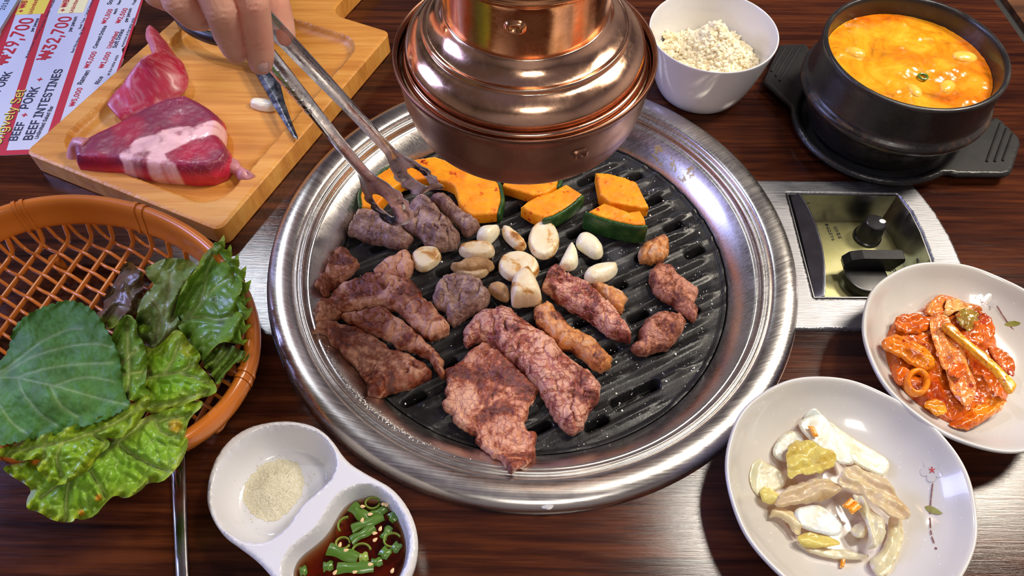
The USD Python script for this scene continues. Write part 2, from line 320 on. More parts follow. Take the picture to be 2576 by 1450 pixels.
# salt grains sprinkled over the plate: uncountable
g = np.random.default_rng(3); ms = []
for _ in range(1500):
    a = g.uniform(0, 6.28); r = .147 * math.sqrt(g.uniform(0, 1)); x, y = RC[0] + r * math.cos(a), RC[1] + r * math.sin(a)
    wgt = .25 + (y < RC[1] - .03) * .4 + (x > RC[0] + .03) * .55
    if g.uniform() > wgt * .75: continue
    s = g.uniform(.00025, .0005) * (1 + 1.2 * (g.uniform() < .12)); o = trimesh.creation.icosphere(0, s)
    ms.append(mesh(o.vertices * g.uniform(.7, 1.2, 3) + (x, y, grate_z(np.array([x]), np.array([y]))[0] + s * .4), o.faces))
single('salt_grains', cat(ms), 'salt', 'white salt grains sprinkled over the black grill plate', 'salt', kind='stuff', smooth=False)
# salt crust and yellow smears on the surround
def ring_surface(r): return np.interp(r, [q[0] for q in chaikin(prof, 2)][::-1], [q[1] for q in chaikin(prof, 2)][::-1])
def smear(a0, a1, r0, r1, n, seed, size, material, name, label):
    g = np.random.default_rng(seed); ms = []
    for _ in range(n):
        a = math.radians(g.normal((a0 + a1) / 2, (a1 - a0) / 3.2)); r = np.clip(g.normal((r0 + r1) / 2, (r1 - r0) / 3.5), .1525, .1965); s = g.uniform(.4, 1) * size
        o = trimesh.creation.icosphere(1, 1.0); vv = o.vertices * (s, s * g.uniform(.5, 1), .00006 + s * (.15 if size < .001 else .012))
        sl = math.atan2(ring_surface(r + .001) - ring_surface(r - .001), .002)
        vv = vv @ trimesh.transformations.euler_matrix(0, -sl, a)[:3, :3].T
        ms.append(mesh(vv + (RC[0] + r * math.cos(a), RC[1] + r * math.sin(a), ring_surface(r)), o.faces))
    part(ring, name, cat(ms), material, True, label=label, kind='stuff')
smear(208, 243, .1645, .1685, 260, 5, .0006, 'salt', 'salt_crust', 'line of white salt crust on the inner slope')
aa, rr_ = np.meshgrid(np.radians(np.linspace(30, 54, 110)), np.linspace(.1545, .1655, 40), indexing='ij'); sx_, sy_ = RC[0] + rr_ * np.cos(aa), RC[1] + rr_ * np.sin(aa)
keep = fbm2(sx_, sy_, 130, 8) + .55 * fbm2(sx_, sy_, 700, 9) - 1.1 * (np.abs(np.degrees(aa) - 42) / 12) ** 2 * .12 - .10 * (np.abs(rr_ - .160) / .0055) ** 2 > -.01
sv_ = np.stack([sx_, sy_, ring_surface(rr_) + .00012], -1).reshape(-1, 3); i, j = np.meshgrid(np.arange(109), np.arange(39), indexing='ij'); kq = keep[:-1, :-1] & keep[1:, 1:] & keep[:-1, 1:] & keep[1:, :-1]; i, j = i[kq], j[kq]; qd = np.stack([i * 40 + j, i * 40 + j + 1, (i + 1) * 40 + j + 1, (i + 1) * 40 + j], -1)
part(ring, 'stain', mesh(sv_, np.vstack([qd[:, [0, 2, 1]], qd[:, [0, 3, 2]]])), 'yellow_stain', False, label='yellowish dried stain on the far right slope')

# ---------------- copper extractor hood ----------------
def copper(name, col, r1, r2, bump=.12):
    return mat(name, {'tc': ('texture_coordinate', {}), 'n': ('noise_texture', dict(scale=55, detail=6, roughness=.7, distortion=.3)), 'f': ('noise_texture', dict(scale=420, detail=4, roughness=.7)), 'mr': ('map_range', dict(from_min=.35, from_max=.7, to_min=r1, to_max=r2, clamp=True)),
        'sp': ('rgb_ramp', {'ramp': [(.3, col), (.62, tuple(c * .93 for c in col)), (.74, tuple(c * .6 for c in col))]}), 'bp': ('bump', dict(strength=bump, distance=.0005)), 'p': ('principled_bsdf', dict(metallic=1.0))},
        [('tc.object', 'n.vector'), ('tc.object', 'f.vector'), ('n.fac', 'mr.value'), ('mr.result', 'p.roughness'), ('f.fac', 'sp.fac'), ('sp.color', 'p.base_color'), ('n.fac', 'bp.height'), ('bp.normal', 'p.normal')])
copper('copper_bright', (.97, .60, .40), .08, .24); copper('copper_dull', (.27, .13, .085), .30, .5); copper('copper_band', (.88, .42, .20), .12, .28)
HC = np.array([.006, .341])
hood = thing('extractor_hood', 'shiny copper bell-shaped smoke extractor hanging over the grill', 'extractor hood', (*HC, .149))
part(hood, 'lower_cup', lathe(chaikin([(.0700, .1895), (.0712, .1918), (.0722, .1921), (.0727, .1905), (.0722, .1885), (.0712, .186), (.0702, .178), (.0692, .167), (.0684, .1645), (.0672, .158), (.0648, .1520), (.0617, .1488), (.0600, .1486), (.0592, .150), (.062, .158), (.066, .17), (.0675, .186)], 2), HC, 160), 'copper_dull', True, label='duller brown copper lower cup')
part(hood, 'flange', lathe(chaikin([(.0664, .1836), (.0700, .1838), (.0702, .1858), (.0690, .1872), (.0676, .1876), (.0672, .189), (.0664, .1902), (.0655, .1906)], 2), HC, 160), 'copper_bright', True)
part(hood, 'dome', lathe(chaikin([(.0650, .1875), (.0657, .1905), (.0656, .195), (.0645, .1988), (.062, .2022), (.0585, .2048), (.0556, .206), (.0549, .2066), (.0553, .2078), (.0549, .2092), (.0538, .2094), (.0531, .2088), (.051, .2098), (.048, .2118), (.0455, .2145), (.0438, .2178), (.0430, .2182)], 3), HC, 160), 'copper_bright', True)
part(hood, 'collar', lathe(chaikin([(.0418, .217), (.0433, .2172), (.0434, .225), (.0434, .2455), (.0438, .2475), (.0450, .2485), (.0450, .2500), (.0440, .2512), (.0446, .254), (.0462, .258), (.0462, .262), (.0450, .266), (.0440, .268), (.0420, .270)], 2), HC, 128), 'copper_band', True)
part(hood, 'duct', lathe([(.041, .266), (.040, .30), (.040, 1.9)], HC, 64), 'copper_bright', True)
def emboss(rad, z, ang, w, h, name, m, label):
    """raised pressed tab on a turned wall"""
    n1, n2 = 22, 14; a = np.linspace(-w / 2, w / 2, n1); b = np.linspace(-h / 2, h / 2, n2); A, B = np.meshgrid(a, b, indexing='ij')
    q = np.maximum(np.abs(A) / (w / 2), np.abs(B) / (h / 2)); q2 = (np.abs(A / (w / 2)) ** 3 + np.abs(B / (h / 2)) ** 3) ** (1 / 3)
    bumpz = .0022 * (1 - ss(.55, 1.0, q2)) - .0016 * (1 - ss(0.1, .5, q2)) - .0003
    an = ang + A / rad; r = rad + bumpz
    vv = np.stack([HC[0] + r * np.cos(an), HC[1] + r * np.sin(an), z + B], -1).reshape(-1, 3)
    i, j = np.meshgrid(np.arange(n1 - 1), np.arange(n2 - 1), indexing='ij'); qd = np.stack([i * n2 + j, (i + 1) * n2 + j, (i + 1) * n2 + j + 1, i * n2 + j + 1], -1).reshape(-1, 4)
    part(hood, name, mesh(vv, np.vstack([qd[:, [0, 1, 2]], qd[:, [0, 2, 3]]])), m, True, label=label)
emboss(.0434, .2365, math.radians(-97.5), .012, .0085, 'pressed_tab', 'copper_band', 'pressed tab on the collar band')
emboss(.0699, .175, math.radians(-66), .012, .0085, 'pressed_tab', 'copper_dull', 'pressed tab on the lower cup')

surf('fleck_red', (.30, .01, .01), .4)
fl_ = W(1137, 128, .2105); part(hood, 'chili_fleck', mesh(ellips((0, 0, 0), (.0016, .0021, .0006), (.5, .2, .6), 1).vertices + fl_ + (0, 0, .0006), ellips((0, 0, 0), (1, 1, 1), None, 1).faces), 'fleck_red', False, label='small red fleck stuck on the shoulder')

surf('dry_flake', (.46, .45, .43), .4)
sfp = W(1377, 1272, .006); sfl = ellips((0, 0, 0), (.0042, .0035, .0012), (-.5, .1, .3), 2); sv = sfl.vertices * (1 + .35 * (meshkit.noise(sfl.vertices * 700, 3) - .5))[:, None]
single('salt_flake', mesh(sv + sfp, sfl.faces), 'dry_flake', 'single whitish flake stuck on the front of the steel grill surround', 'salt flake', smooth=False)
surf('table_steel', (.62, .62, .63), .12, 1.0, rough2=.22, scale=60)
# ---------------- control panel beside the grill ----------------
pf = [(.150, .4180), (.3215, .4180), (.3280, .4040), (.3335, .3850), (.3372, .3620), (.3382, .3400), (.3365, .3150), (.3320, .2930), (.3265, .2772), (.150, .2757)]
panel_poly = Polygon(pf).buffer(-.003).buffer(.003, 8).difference(Point(*RC).buffer(.1935, 64))
inner = panel_cut.buffer(-.0012)
pn = thing('control_panel', 'stainless steel gas control panel with two black knobs in a recess right of the grill', 'control panel', (.26, .345, 0))
fr = panel_poly.difference(inner)
m_, _ = relief(fr, lambda x, y, d: .0004 + .0022 * edge_round(d / .0022), lambda x, y, d: 0 * x - .0008, .0011)
part(pn, 'frame', m_, 'panel_steel', 40)
surf('recess_steel', (.34, .34, .36), .3, 1.0, color2=(.24, .24, .25), scale=80)
part(pn, 'recess_wall', prism(inner.difference(inner.buffer(-.0009)), -.0325, .0018), 'recess_steel', False)
surf('gold_plate', (.48, .46, .20), .32, .75, color2=(.58, .55, .28), scale=50)
part(pn, 'face_plate', prism(inner.buffer(-.0010), -.0335, -.0315), 'gold_plate', False, label='olive gold printed plate in the recess')
surf('black_plastic', (.012, .012, .013), .28, color2=(.02, .02, .022), scale=200, bump=.1, bscale=1200, bdist=.0002)
surf('white_paint', (.8, .8, .78), .5)
PZ = -.0315
kb = W(2180, 597, PZ); FH = .020
kn = [(.0, PZ + FH), (.0068, PZ + FH), (.0078, PZ + FH - .0006), (.0084, PZ + FH - .002), (.0102, PZ + .003), (.0112, PZ + .0022), (.0114, PZ + .0002)]
part(pn, 'fan_knob', lathe(kn, kb[:2], 48), 'black_plastic', 30, label='small tapered black knob with white pointer')
dv = np.array([math.cos(math.radians(8)), math.sin(math.radians(8))])
part(pn + '/fan_knob', 'pointer_dot', move(ellips((0, 0, 0), (.0026, .0022, .0003)), (*(kb[:2] + dv * .0052), PZ + FH)), 'white_paint')
part(pn + '/fan_knob', 'pointer_line', tube([(*(kb[:2] + dv * .0065), PZ + FH), (*(kb[:2] + dv * .0081), PZ + FH - .0008), (*(kb[:2] + dv * .0104), PZ + .004)], .0005, 6), 'white_paint')
gb = W(2166, 712, PZ)
gk = [(.0, PZ + .012), (.0145, PZ + .012), (.0160, PZ + .0112), (.0166, PZ + .0095), (.0166, PZ + .006), (.0150, PZ + .004), (.0150, PZ)]
part(pn, 'gas_knob', lathe(gk, gb[:2], 64), 'black_plastic', 30, label='large round black gas knob with a raised bar grip')
gx, gy = gb[:2] + (.0035, .0085)
pr = [(-.021, .012), (-.0225, .018), (-.0185, .0245), (-.0100, .0265), (.0215, .0265), (.0225, .022), (.0165, .010)]
bar = trimesh.creation.extrude_polygon(Polygon(pr).buffer(-.0008).buffer(.0008, 4), .0085, engine='earcut')
bv = bar.vertices; bar = mesh(np.c_[bv[:, 0] + gx, gy + .0042 - bv[:, 2], bv[:, 1] + PZ], bar.faces)
part(pn + '/gas_knob', 'bar_grip', bar, 'black_plastic', 25)
# crescent pull along the left side of the recess
surf('dark_chrome', (.15, .14, .16), .22, .9, color2=(.11, .10, .12), scale=70)
yy = np.linspace(.3050, .4060, 40); s = (yy - yy[0]) / (yy[-1] - yy[0]) * 2 - 1
cr = []
for y, q in zip(yy, s):
    b = .0062 * (1 - q * q); x0 = .2186 + .001 * q
    sec = [(x0, -.031), (x0 + .0005, -.010), (x0 + .0035, -.0005 + .003 * (1 - q * q)), (x0 + .0085 + b, .002 + .0035 * (1 - q * q)), (x0 + .0100 + b, .001 + .0032 * (1 - q * q)), (x0 + .0098 + b, -.001), (x0 + .0085 + .6 * b, -.014), (x0 + .008, -.031)]
    cr.append([(a, y, c) for a, c in sec])
cr = np.array(cr); n_, k_ = cr.shape[:2]; i, j = np.meshgrid(np.arange(n_ - 1), np.arange(k_), indexing='ij'); j2 = (j + 1) % k_
qd = np.stack([i * k_ + j, i * k_ + j2, (i + 1) * k_ + j2, (i + 1) * k_ + j], -1).reshape(-1, 4)
cf = np.vstack([qd[:, [0, 2, 1]], qd[:, [0, 3, 2]], [[0, a, a + 1] for a in range(1, k_ - 1)], [[(n_ - 1) * k_, (n_ - 1) * k_ + a + 1, (n_ - 1) * k_ + a] for a in range(1, k_ - 1)]])
part(pn, 'pull_edge', tube(np.c_[.2186 + .001 * s + .0098 + .0062 * (1 - s * s), yy, .0014 + .0034 * (1 - s * s)], .0007, 8), 'table_steel', True, label='bright edge of the pull')
part(pn, 'pull_handle', mesh(cr.reshape(-1, 3), cf[:, ::-1]), 'dark_chrome', 30, label='dark curved pull along the left of the recess')
for (y, zz) in ((.349, -.013), (.331, -.013)): part(pn, 'screw', ellips((.3155, y, zz), (.0012, .0022, .0022)), 'panel_steel')
part(pn, 'wall_hole', ellips((.3160, .340, -.010), (.0004, .0018, .0016)), 'burner_black'); part(pn, 'wall_hole', ellips((.240, .4028, -.008), (.0022, .0005, .0014)), 'burner_black')
surf('print_black', (.015, .015, .02), .5); surf('print_red', (.46, .008, .03), .45); surf('print_navy', (.02, .02, .06), .45); surf('print_yellow', (.82, .66, .08), .45); surf('print_gold', (.86, .80, .42), .45)
# Hangul strokes
_c = [(.5 + .5 * math.cos(a), .5 + .5 * math.sin(a)) for a in np.linspace(0, 2 * math.pi, 13)]
JA = {'g': [[(0, 1), (1, 1), (.7, 0)]], 's': [[(.5, 1), (0, 0)], [(.55, .7), (1, 0)]], 'o': [_c], 'j': [[(0, 1), (1, 1)], [(.5, 1), (0, 0)], [(.55, .7), (1, 0)]], 'b': [[(0, 1), (0, 0), (1, 0), (1, 1)], [(0, .5), (1, .5)]],
      'n': [[(0, 1), (0, 0), (1, 0)]], 'r': [[(0, 1), (1, 1), (1, .5), (0, .5), (0, 0), (1, 0)]], 'h': [[(.3, 1), (.7, 1)], [(0, .75), (1, .75)], [(x * .7 + .15, y * .55) for x, y in _c]], 'd': [[(1, 1), (0, 1), (0, 0), (1, 0)]],
      'A': [[(.3, 1), (.3, 0)], [(.3, .5), (1, .5)]], 'E': [[(.7, 1), (.7, 0)], [(0, .5), (.7, .5)]], 'Y': [[(.7, 1), (.7, 0)], [(0, .65), (.7, .65)], [(0, .35), (.7, .35)]], 'U': [[(0, .5), (1, .5)]], 'O': [[(0, .1), (1, .1)], [(.5, .1), (.5, 1)]], 'W': [[(0, .8), (1, .8)], [(.5, .8), (.5, 0)]], 'I': [[(.5, 1), (.5, 0)]]}
def syl(spec):
    out = []
    for j, x0, y0, x1, y1 in spec: out += [[(x0 + a * (x1 - x0), y0 + b * (y1 - y0)) for a, b in st] for st in JA[j]]
    return out
SY = {'ga': syl([('g', 0, .1, .5, .9), ('A', .6, 0, .95, 1)]), 'seu': syl([('s', .15, .4, .85, 1), ('U', 0, 0, 1, .3)]), 'an': syl([('o', .05, .5, .5, .95), ('A', .6, .4, .95, 1), ('n', .2, 0, .9, .3)]), 'jeon': syl([('j', 0, .45, .5, .95), ('E', .5, .4, .95, 1), ('n', .2, 0, .9, .3)]),
      'byeon': syl([('b', .02, .45, .42, .95), ('Y', .45, .4, .95, 1), ('n', .2, 0, .9, .3)]), 'eul': syl([('o', .3, .68, .7, 1), ('U', 0, .42, 1, .65), ('r', .15, 0, .85, .42)]), 'hoe': syl([('h', .05, .35, .6, 1), ('O', 0, .05, .65, .35), ('I', .7, 0, 1, 1)]),
      'hap': syl([('h', .05, .42, .5, 1), ('A', .6, .4, .95, 1), ('b', .2, 0, .8, .33)]), 'si': syl([('s', 0, .1, .6, .9), ('I', .65, 0, 1, 1)]), 'da': syl([('d', .02, .15, .5, .85), ('A', .6, 0, .95, 1)]), 'ju': syl([('j', .1, .5, .9, 1), ('W', 0, 0, 1, .4)]), 'ui': syl([('o', .1, .45, .6, .95), ('U', 0, .1, .7, .4), ('I', .7, 0, 1, 1)]), 'ha': syl([('h', .05, .1, .5, .95), ('A', .6, 0, .95, 1)])}
def hangul(words, h, w=.13):
    gs = []
    for k, sname in enumerate(words):
        for st in SY[sname]: gs.append(LineString([((x + k * 1.2) * h, y * h) for x, y in st]).buffer(w * h * .5, 2))
    return prism(unary_union(gs), 0, .0001)
def on_plate(m, px, py, deg): return move(m, W(px, py, PZ + .0001), math.radians(deg))
part(pn, 'lettering', on_plate(hangul(['ga', 'seu', 'an', 'jeon', 'byeon', 'eul'], .0026), 2101, 606, 97), 'print_black', False)
part(pn, 'lettering', on_plate(hangul(['hoe', 'hap', 'si', 'da'], .0028), 2118, 600, 97), 'print_black', False)
part(pn, 'lettering', on_plate(hangul(['ju', 'ui', 'ha'], .0034), 2245, 684, 97), 'print_black', False)
part(pn, 'lettering', on_plate(meshkit.text_mesh('FAN', .0024, .0001), 2217, 603, 97), 'print_black', False)
part(pn, 'lettering', on_plate(meshkit.text_mesh('679-37', .0040, .0001), 2256, 684, 97), 'print_black', False)

# ---------------- cutting board ----------------
BT = .02
wood('pine', (.52, .20, .034), (.66, .29, .054), (.74, .375, .088), .42, .05, sc=(9, 160, 40), bump=.12, rot=math.radians(-65.9), bd=.0003)
e1 = np.array([math.cos(math.radians(-24.1)), math.sin(math.radians(-24.1))]); e2 = np.array([-e1[1], e1[0]]); BO = W(60, 383, BT)[:2]
bl = lambda u, v: tuple(BO + e1 * u + e2 * v)
BWD, BL = .190, .2545
body = Polygon([bl(0, 0), bl(BWD, 0), bl(BWD, BL), bl(0, BL)]).buffer(-.007).buffer(.007, 8)
neck = Polygon([bl(BWD / 2 - .03, BL - .02), bl(BWD / 2 + .03, BL - .02), bl(BWD / 2 + .03, BL + .12), bl(BWD / 2 - .03, BL + .12)]).buffer(-.015).buffer(.015)
bpoly = body.union(neck).buffer(.014, 8).buffer(-.014, 8).difference(Polygon([bl(BWD / 2 - .015, BL + .035), bl(BWD / 2 + .017, BL + .035), bl(BWD / 2 + .017, BL + .10), bl(BWD / 2 - .015, BL + .10)]).buffer(-.012).buffer(.012))
tray_ = Polygon([bl(.016, .016), bl(BWD - .016, .016), bl(BWD - .016, BL - .022), bl(.016, BL - .022)]).buffer(-.022).buffer(.022, 12)
def btop(x, y, d):
    P_ = shapely.points(x, y); din = np.where(shapely.contains_xy(tray_, x, y), shapely.distance(P_, tray_.exterior), 0)
    return BT - .0085 * np.sqrt(np.clip(1 - (1 - np.clip(din / .012, 0, 1)) ** 2, 0, 1)) - .0012 * (1 - edge_round(d / .002))
m_, _ = relief(bpoly, btop, lambda x, y, d: .0008 * (1 - edge_round(d / .002)) + .0003, .0016)
board = thing('cutting_board', 'light pine cutting board with a hollowed tray and handle holding raw beef', 'cutting board', (*bl(.095, .127), 0))
part(board, 'board', m_, 'pine', 40)

# ---------------- paper menu ----------------
surf('menu_paper', (.62, .65, .74), .25, color2=(.58, .61, .72), scale=8, coat_weight=.4, coat_roughness=.1)
MA = math.radians(94.1); mu = np.array([math.cos(MA), math.sin(MA)]); mv = np.array([-mu[1], mu[0]]); MO = np.array([-.3516, .444])
ml = lambda u, v: tuple(MO + mu * u + mv * v)
menu = thing('paper_menu', 'glossy white paper menu with red stripes and won prices under the cutting board', 'menu', (*ml(.2, .08), 0))
redge = [(.0, .0), (.05, -.001), (.09, .0005), (.118, -.0008), (.132, .004), (.14, .0005), (.16, .002), (.168, -.001), (.21, .0), (.45, .0)]
part(menu, 'sheet', prism(Polygon([ml(u, v) for u, v in redge] + [ml(.45, .172), ml(0, .140)]), .0003, .0009), 'menu_paper', False)
def muv(x, y): q = W(x, y, .001)[:2] - MO; return q @ mu, q @ mv
def mrect(u0, u1, v0, v1, material, z=.00095, name='printed_stripe', label=None, tilt=0): part(menu, name, prism(Polygon([ml(u0, v0), ml(u1, v0), ml(u1, v1), ml(u0, v1)]), z - .0001, z + .00004), material, False, label=label)
for v_, k_ in ((.0372, .041), (.0737, .084), (.1060, .080)): part(menu, 'printed_stripe', prism(Polygon([ml(0, v_ - .0036), ml(.45, v_ + .45 * k_ - .0036), ml(.45, v_ + .45 * k_ + .0036), ml(0, v_ + .0036)]), .00085, .00099), 'print_red', False)
mrect(.0055, .45, -.0005, .0016, 'print_red', .00102); mrect(0, .0055, 0, .139, 'print_red', .00104)
mrect(muv(40, 37)[0], .30, muv(112, 30)[1], muv(38, 37)[1], 'print_yellow', .00102, 'price_box'); mrect(muv(145, 34)[0], .30, muv(210, 30)[1], muv(143, 35)[1], 'print_gold', .00102, 'price_box')
def mtext(s, a, b=None, h=None, material='print_navy', bold=True, z=.00104, grow=1.0):
    t_ = meshkit.text_mesh(s, .01, .00008, bold); w_ = t_.bounds[1, 0]
    A = W(*a, .001)[:2]
    if b is not None: B = W(*b, .001)[:2]; L = np.linalg.norm(B - A); an = math.atan2(*(B - A)[::-1])
    else: L = h / .01 * w_; an = MA
    sx = L / w_; sy = sx if h is None else h / .01
    vv = t_.vertices * (sx, sy * grow, 1); part(menu, 'lettering', move(mesh(vv, t_.faces), (*A, z), an), material, False)
WON = '\u20a9'
mtext('BEEF + PORK', (-46, 305), (32, 181)); mtext(WON + '29,700', (15, 165), (87, 46), material='print_red', grow=1.15)
mtext('per person', (83, 80), (99, 46)); mtext(WON + '32,700', (124, 152), (182, 42), material='print_red', grow=1.15); mtext('per person', (179, 80), (195, 42))
mtext('BEEF', (41, 356), (65, 307)); mtext('+', (66, 296), (72, 285), material='print_red'); mtext('PORK', (69, 276), (101, 219)); mtext('+', (104, 206), (110, 196), material='print_red')
mtext('BEEF INTESTINES', (79, 354), (159, 174)); mtext('Unlimited Salad Bar', (95, 350), (135, 267)); mtext('ongvely Set', (2, 366), (66, 226), h=.0088, material='print_black', z=.00106); mtext('ongvely Set', (1, 365.5), (65.5, 225.5), h=.0086, material='print_yellow', bold=False, z=.00125)
mtext('+ ' + WON + '8', (57, 32), (70, 2), material='print_red', z=.0012); mtext('Unlimited', (80, 36), (96, 0), material='print_red', bold=False, z=.0012); mtext('+ ' + WON + '8', (162, 30), (175, 0), material='print_red', z=.0012); mtext('Unlimited', (183, 33), (199, -3), material='print_red', bold=False, z=.0012)
for s, a, b, m_ in ((WON + '5,000', (186, 268), (208, 221), 'print_red'), ('Ramen', (205, 214), (227, 178), 'print_navy'), (WON + '3,000', (222, 172), (244, 130), 'print_red'), ('Canned Drinks', (242, 122), (269, 65), 'print_navy'), (WON + '2,500', (265, 60), (284, 23), 'print_red'), ('each', (290, 36), (297, 22), 'print_navy'), ('Soju', (279, 12), (288, -7), 'print_navy'),
        ('Rice', (247, 213), (260, 193), 'print_navy'), (WON + '1,000', (259, 172), (280, 131), 'print_red'), ('Unlimited', (278, 122), (299, 80), 'print_red'), ('Soft Drinks', (292, 121), (313, 74), 'print_navy'), (WON + '2,500', (301, 59), (322, 21), 'print_red'), ('per person', (320, 56), (332, 21), 'print_navy'), ('Beer', (300, 12), (306, 0), 'print_navy'), ('Fruit', (338, 12), (344, 0), 'print_navy')):
    mtext(s, a, b, material=m_)
for s, a, b in (('Mixed Beef Brisket - Beef Bulgogi', (68, 146), (103, 73)), ('Beef Ribs - Rib Eye - Pork Belly', (106, 71), (140, -2)), ('Beef Ribs More - Rib Tips', (184, 133), (214, 68)), ('Beef Tripe - Large Intestine', (203, 73), (236, 0)), ('everyone at the table adds', (310, 118), (340, 45)), ('at the table adds', (275, 190), (299, 139))):
    mtext(s, a, b, bold=False, material='print_navy')
# a clear acrylic notice at the very corner
surf('notice_sheet', (.42, .52, .68), .15, color2=(.50, .60, .74), scale=10)
nt = thing('notice_card', 'pale blue notice card at the far left corner beside the menu', 'card', (-.55, .62, 0))
nq = [W(62, -30, .004)[:2], W(0, 72, .004)[:2], W(-120, 260, .004)[:2], W(-260, 60, .004)[:2], W(-60, -120, .004)[:2]]
part(nt, 'sheet', prism(Polygon(nq), .001, .004), 'notice_sheet', False)
t_ = meshkit.text_mesh('2018. 1', .0048, .0001); part(nt, 'lettering', move(t_, W(10, 26, .0041), math.radians(92)), 'print_navy', False)

# ---------------- oval plastic basket ----------------
surf('orange_plastic', (.66, .19, .024), .24, color2=(.60, .165, .02), scale=20, coat_weight=.3, coat_roughness=.12)
BC = np.array([-.2778, .2533]); BA, BB, BR = .1272, .0916, math.radians(-29.97)
bx_, by_ = np.array([math.cos(BR), math.sin(BR)]), np.array([-math.sin(BR), math.cos(BR)])
def ell(o, n=240):
    t = np.linspace(0, 2 * np.pi, n, endpoint=False); p = np.c_[BA * np.cos(t), BB * np.sin(t)]; nn = np.c_[np.cos(t) / BA, np.sin(t) / BB]; nn /= np.linalg.norm(nn, axis=1, keepdims=True)
    q = p + nn * o; return BC + q[:, :1] * bx_ + q[:, 1:] * by_
def sweep_ell(sec, n=240, t0=None, t1=None):
    rings = [np.c_[ell(o, n), np.full(n, z)] for o, z in sec]; v = np.stack(rings, 1)
    idx = np.arange(n) if t0 is None else np.arange(int(t0 * n), int(t1 * n) + 1) % n
    v = v[idx]; nn, k = v.shape[:2]; c = t0 is None
    i, j = np.meshgrid(np.arange(nn if c else nn - 1), np.arange(k), indexing='ij'); j2 = (j + 1) % k; i2 = (i + 1) % nn
    q = np.stack([i * k + j, i2 * k + j, i2 * k + j2, i * k + j2], -1).reshape(-1, 4)
    return mesh(v.reshape(-1, 3), np.vstack([q[:, [0, 1, 2]], q[:, [0, 2, 3]]]))
basket = thing('plastic_basket', 'oval orange brown plastic mesh basket full of salad leaves', 'basket', (*BC, 0))
sec = chaikin([(-.0125, .030), (-.0095, .040), (-.0085, .0485), (-.0062, .0520), (-.003, .0525), (-.0005, .0505), (.0008, .046), (.0004, .0405), (-.003, .034), (-.008, .029)], 2, True)
part(basket, 'rim', sweep_ell(sec), 'orange_plastic', True)
cs = np.array(sec); cc_ = cs.mean(0)
for th in np.arange(8) * .125 + .04:
    for dt in (-.0042, .0042):
        part(basket, 'rim_joint', sweep_ell(cc_ + (cs - cc_) * 1.10, 720, (th + dt) % 1, (th + dt) % 1 + .0034), 'orange_plastic', 40)
inn = Polygon(ell(-.0105)); LZ = .017
def lattice(direction, offs, kind):
    dd = np.array([math.cos(direction), math.sin(direction)]); nn = np.array([-dd[1], dd[0]])
    for k, o in enumerate(offs):
        ln = LineString([BC + nn * o - dd * .3, BC + nn * o + dd * .3]).intersection(inn)
        if ln.is_empty or ln.length < .03: continue
        a, b = np.array(ln.coords[0]), np.array(ln.coords[-1]); L = ln.length; s = np.linspace(0, L, max(12, int(L / .003)))
        e = np.minimum(s, L - s); rise = .0135 * (1 - np.sqrt(np.clip(1 - (1 - np.clip(e / .009, 0, 1)) ** 2, 0, 1)))
        p = a + np.outer(s / L, b - a)
        if kind == 'slat':
            part(basket, 'slat', tube(np.c_[p, LZ + rise], .0024, 10, flat=(1.05, .62)), 'orange_plastic', 50)
        else:
            w_ = .0017 * np.cos((p - BC) @ np.array([math.sin(WA), -math.cos(WA)]) / WS * math.pi + math.pi * k)
            part(basket, 'rod', tube(np.c_[p, LZ + .0006 + rise + w_ * (e > .008)], .00135, 8), 'orange_plastic', 50)
WA, WS = math.radians(76), .0160
lattice(WA, np.arange(-8, 9) * WS + .004, 'slat'); lattice(math.radians(-29.5), np.arange(-12, 13) * .0094, 'rod')
for a in (.1, .4, .6, .9):
    q = ell(-.03, 100)[int(a * 100)]; part(basket, 'foot', prism(Point(*q).buffer(.004, 6), .0002, LZ), 'orange_plastic', False)

# ---------------- flat steel utensil handle under the basket ----------------
ut = [W(428, 1150, .002)[:2], W(466, 1150, .002)[:2], W(476, 1450, .002)[:2], W(440, 1450, .002)[:2]]
ua = (ut[0] + ut[1]) / 2; ub = (ut[2] + ut[3]) / 2; ud = (ub - ua) / np.linalg.norm(ub - ua)
s_ = np.linspace(-.015, .13, 50); wd = np.interp(s_, [-.015, 0, .07, .13], [.0040, .0043, .0037, .0035])
single('spoon', tube(np.c_[ua + np.outer(s_, ud), np.full(50, .0018)], wd, 14, flat=(1, .36)), 'table_steel', 'polished steel spoon handle lying on the table, mostly under the salad basket', 'spoon', smooth=40)
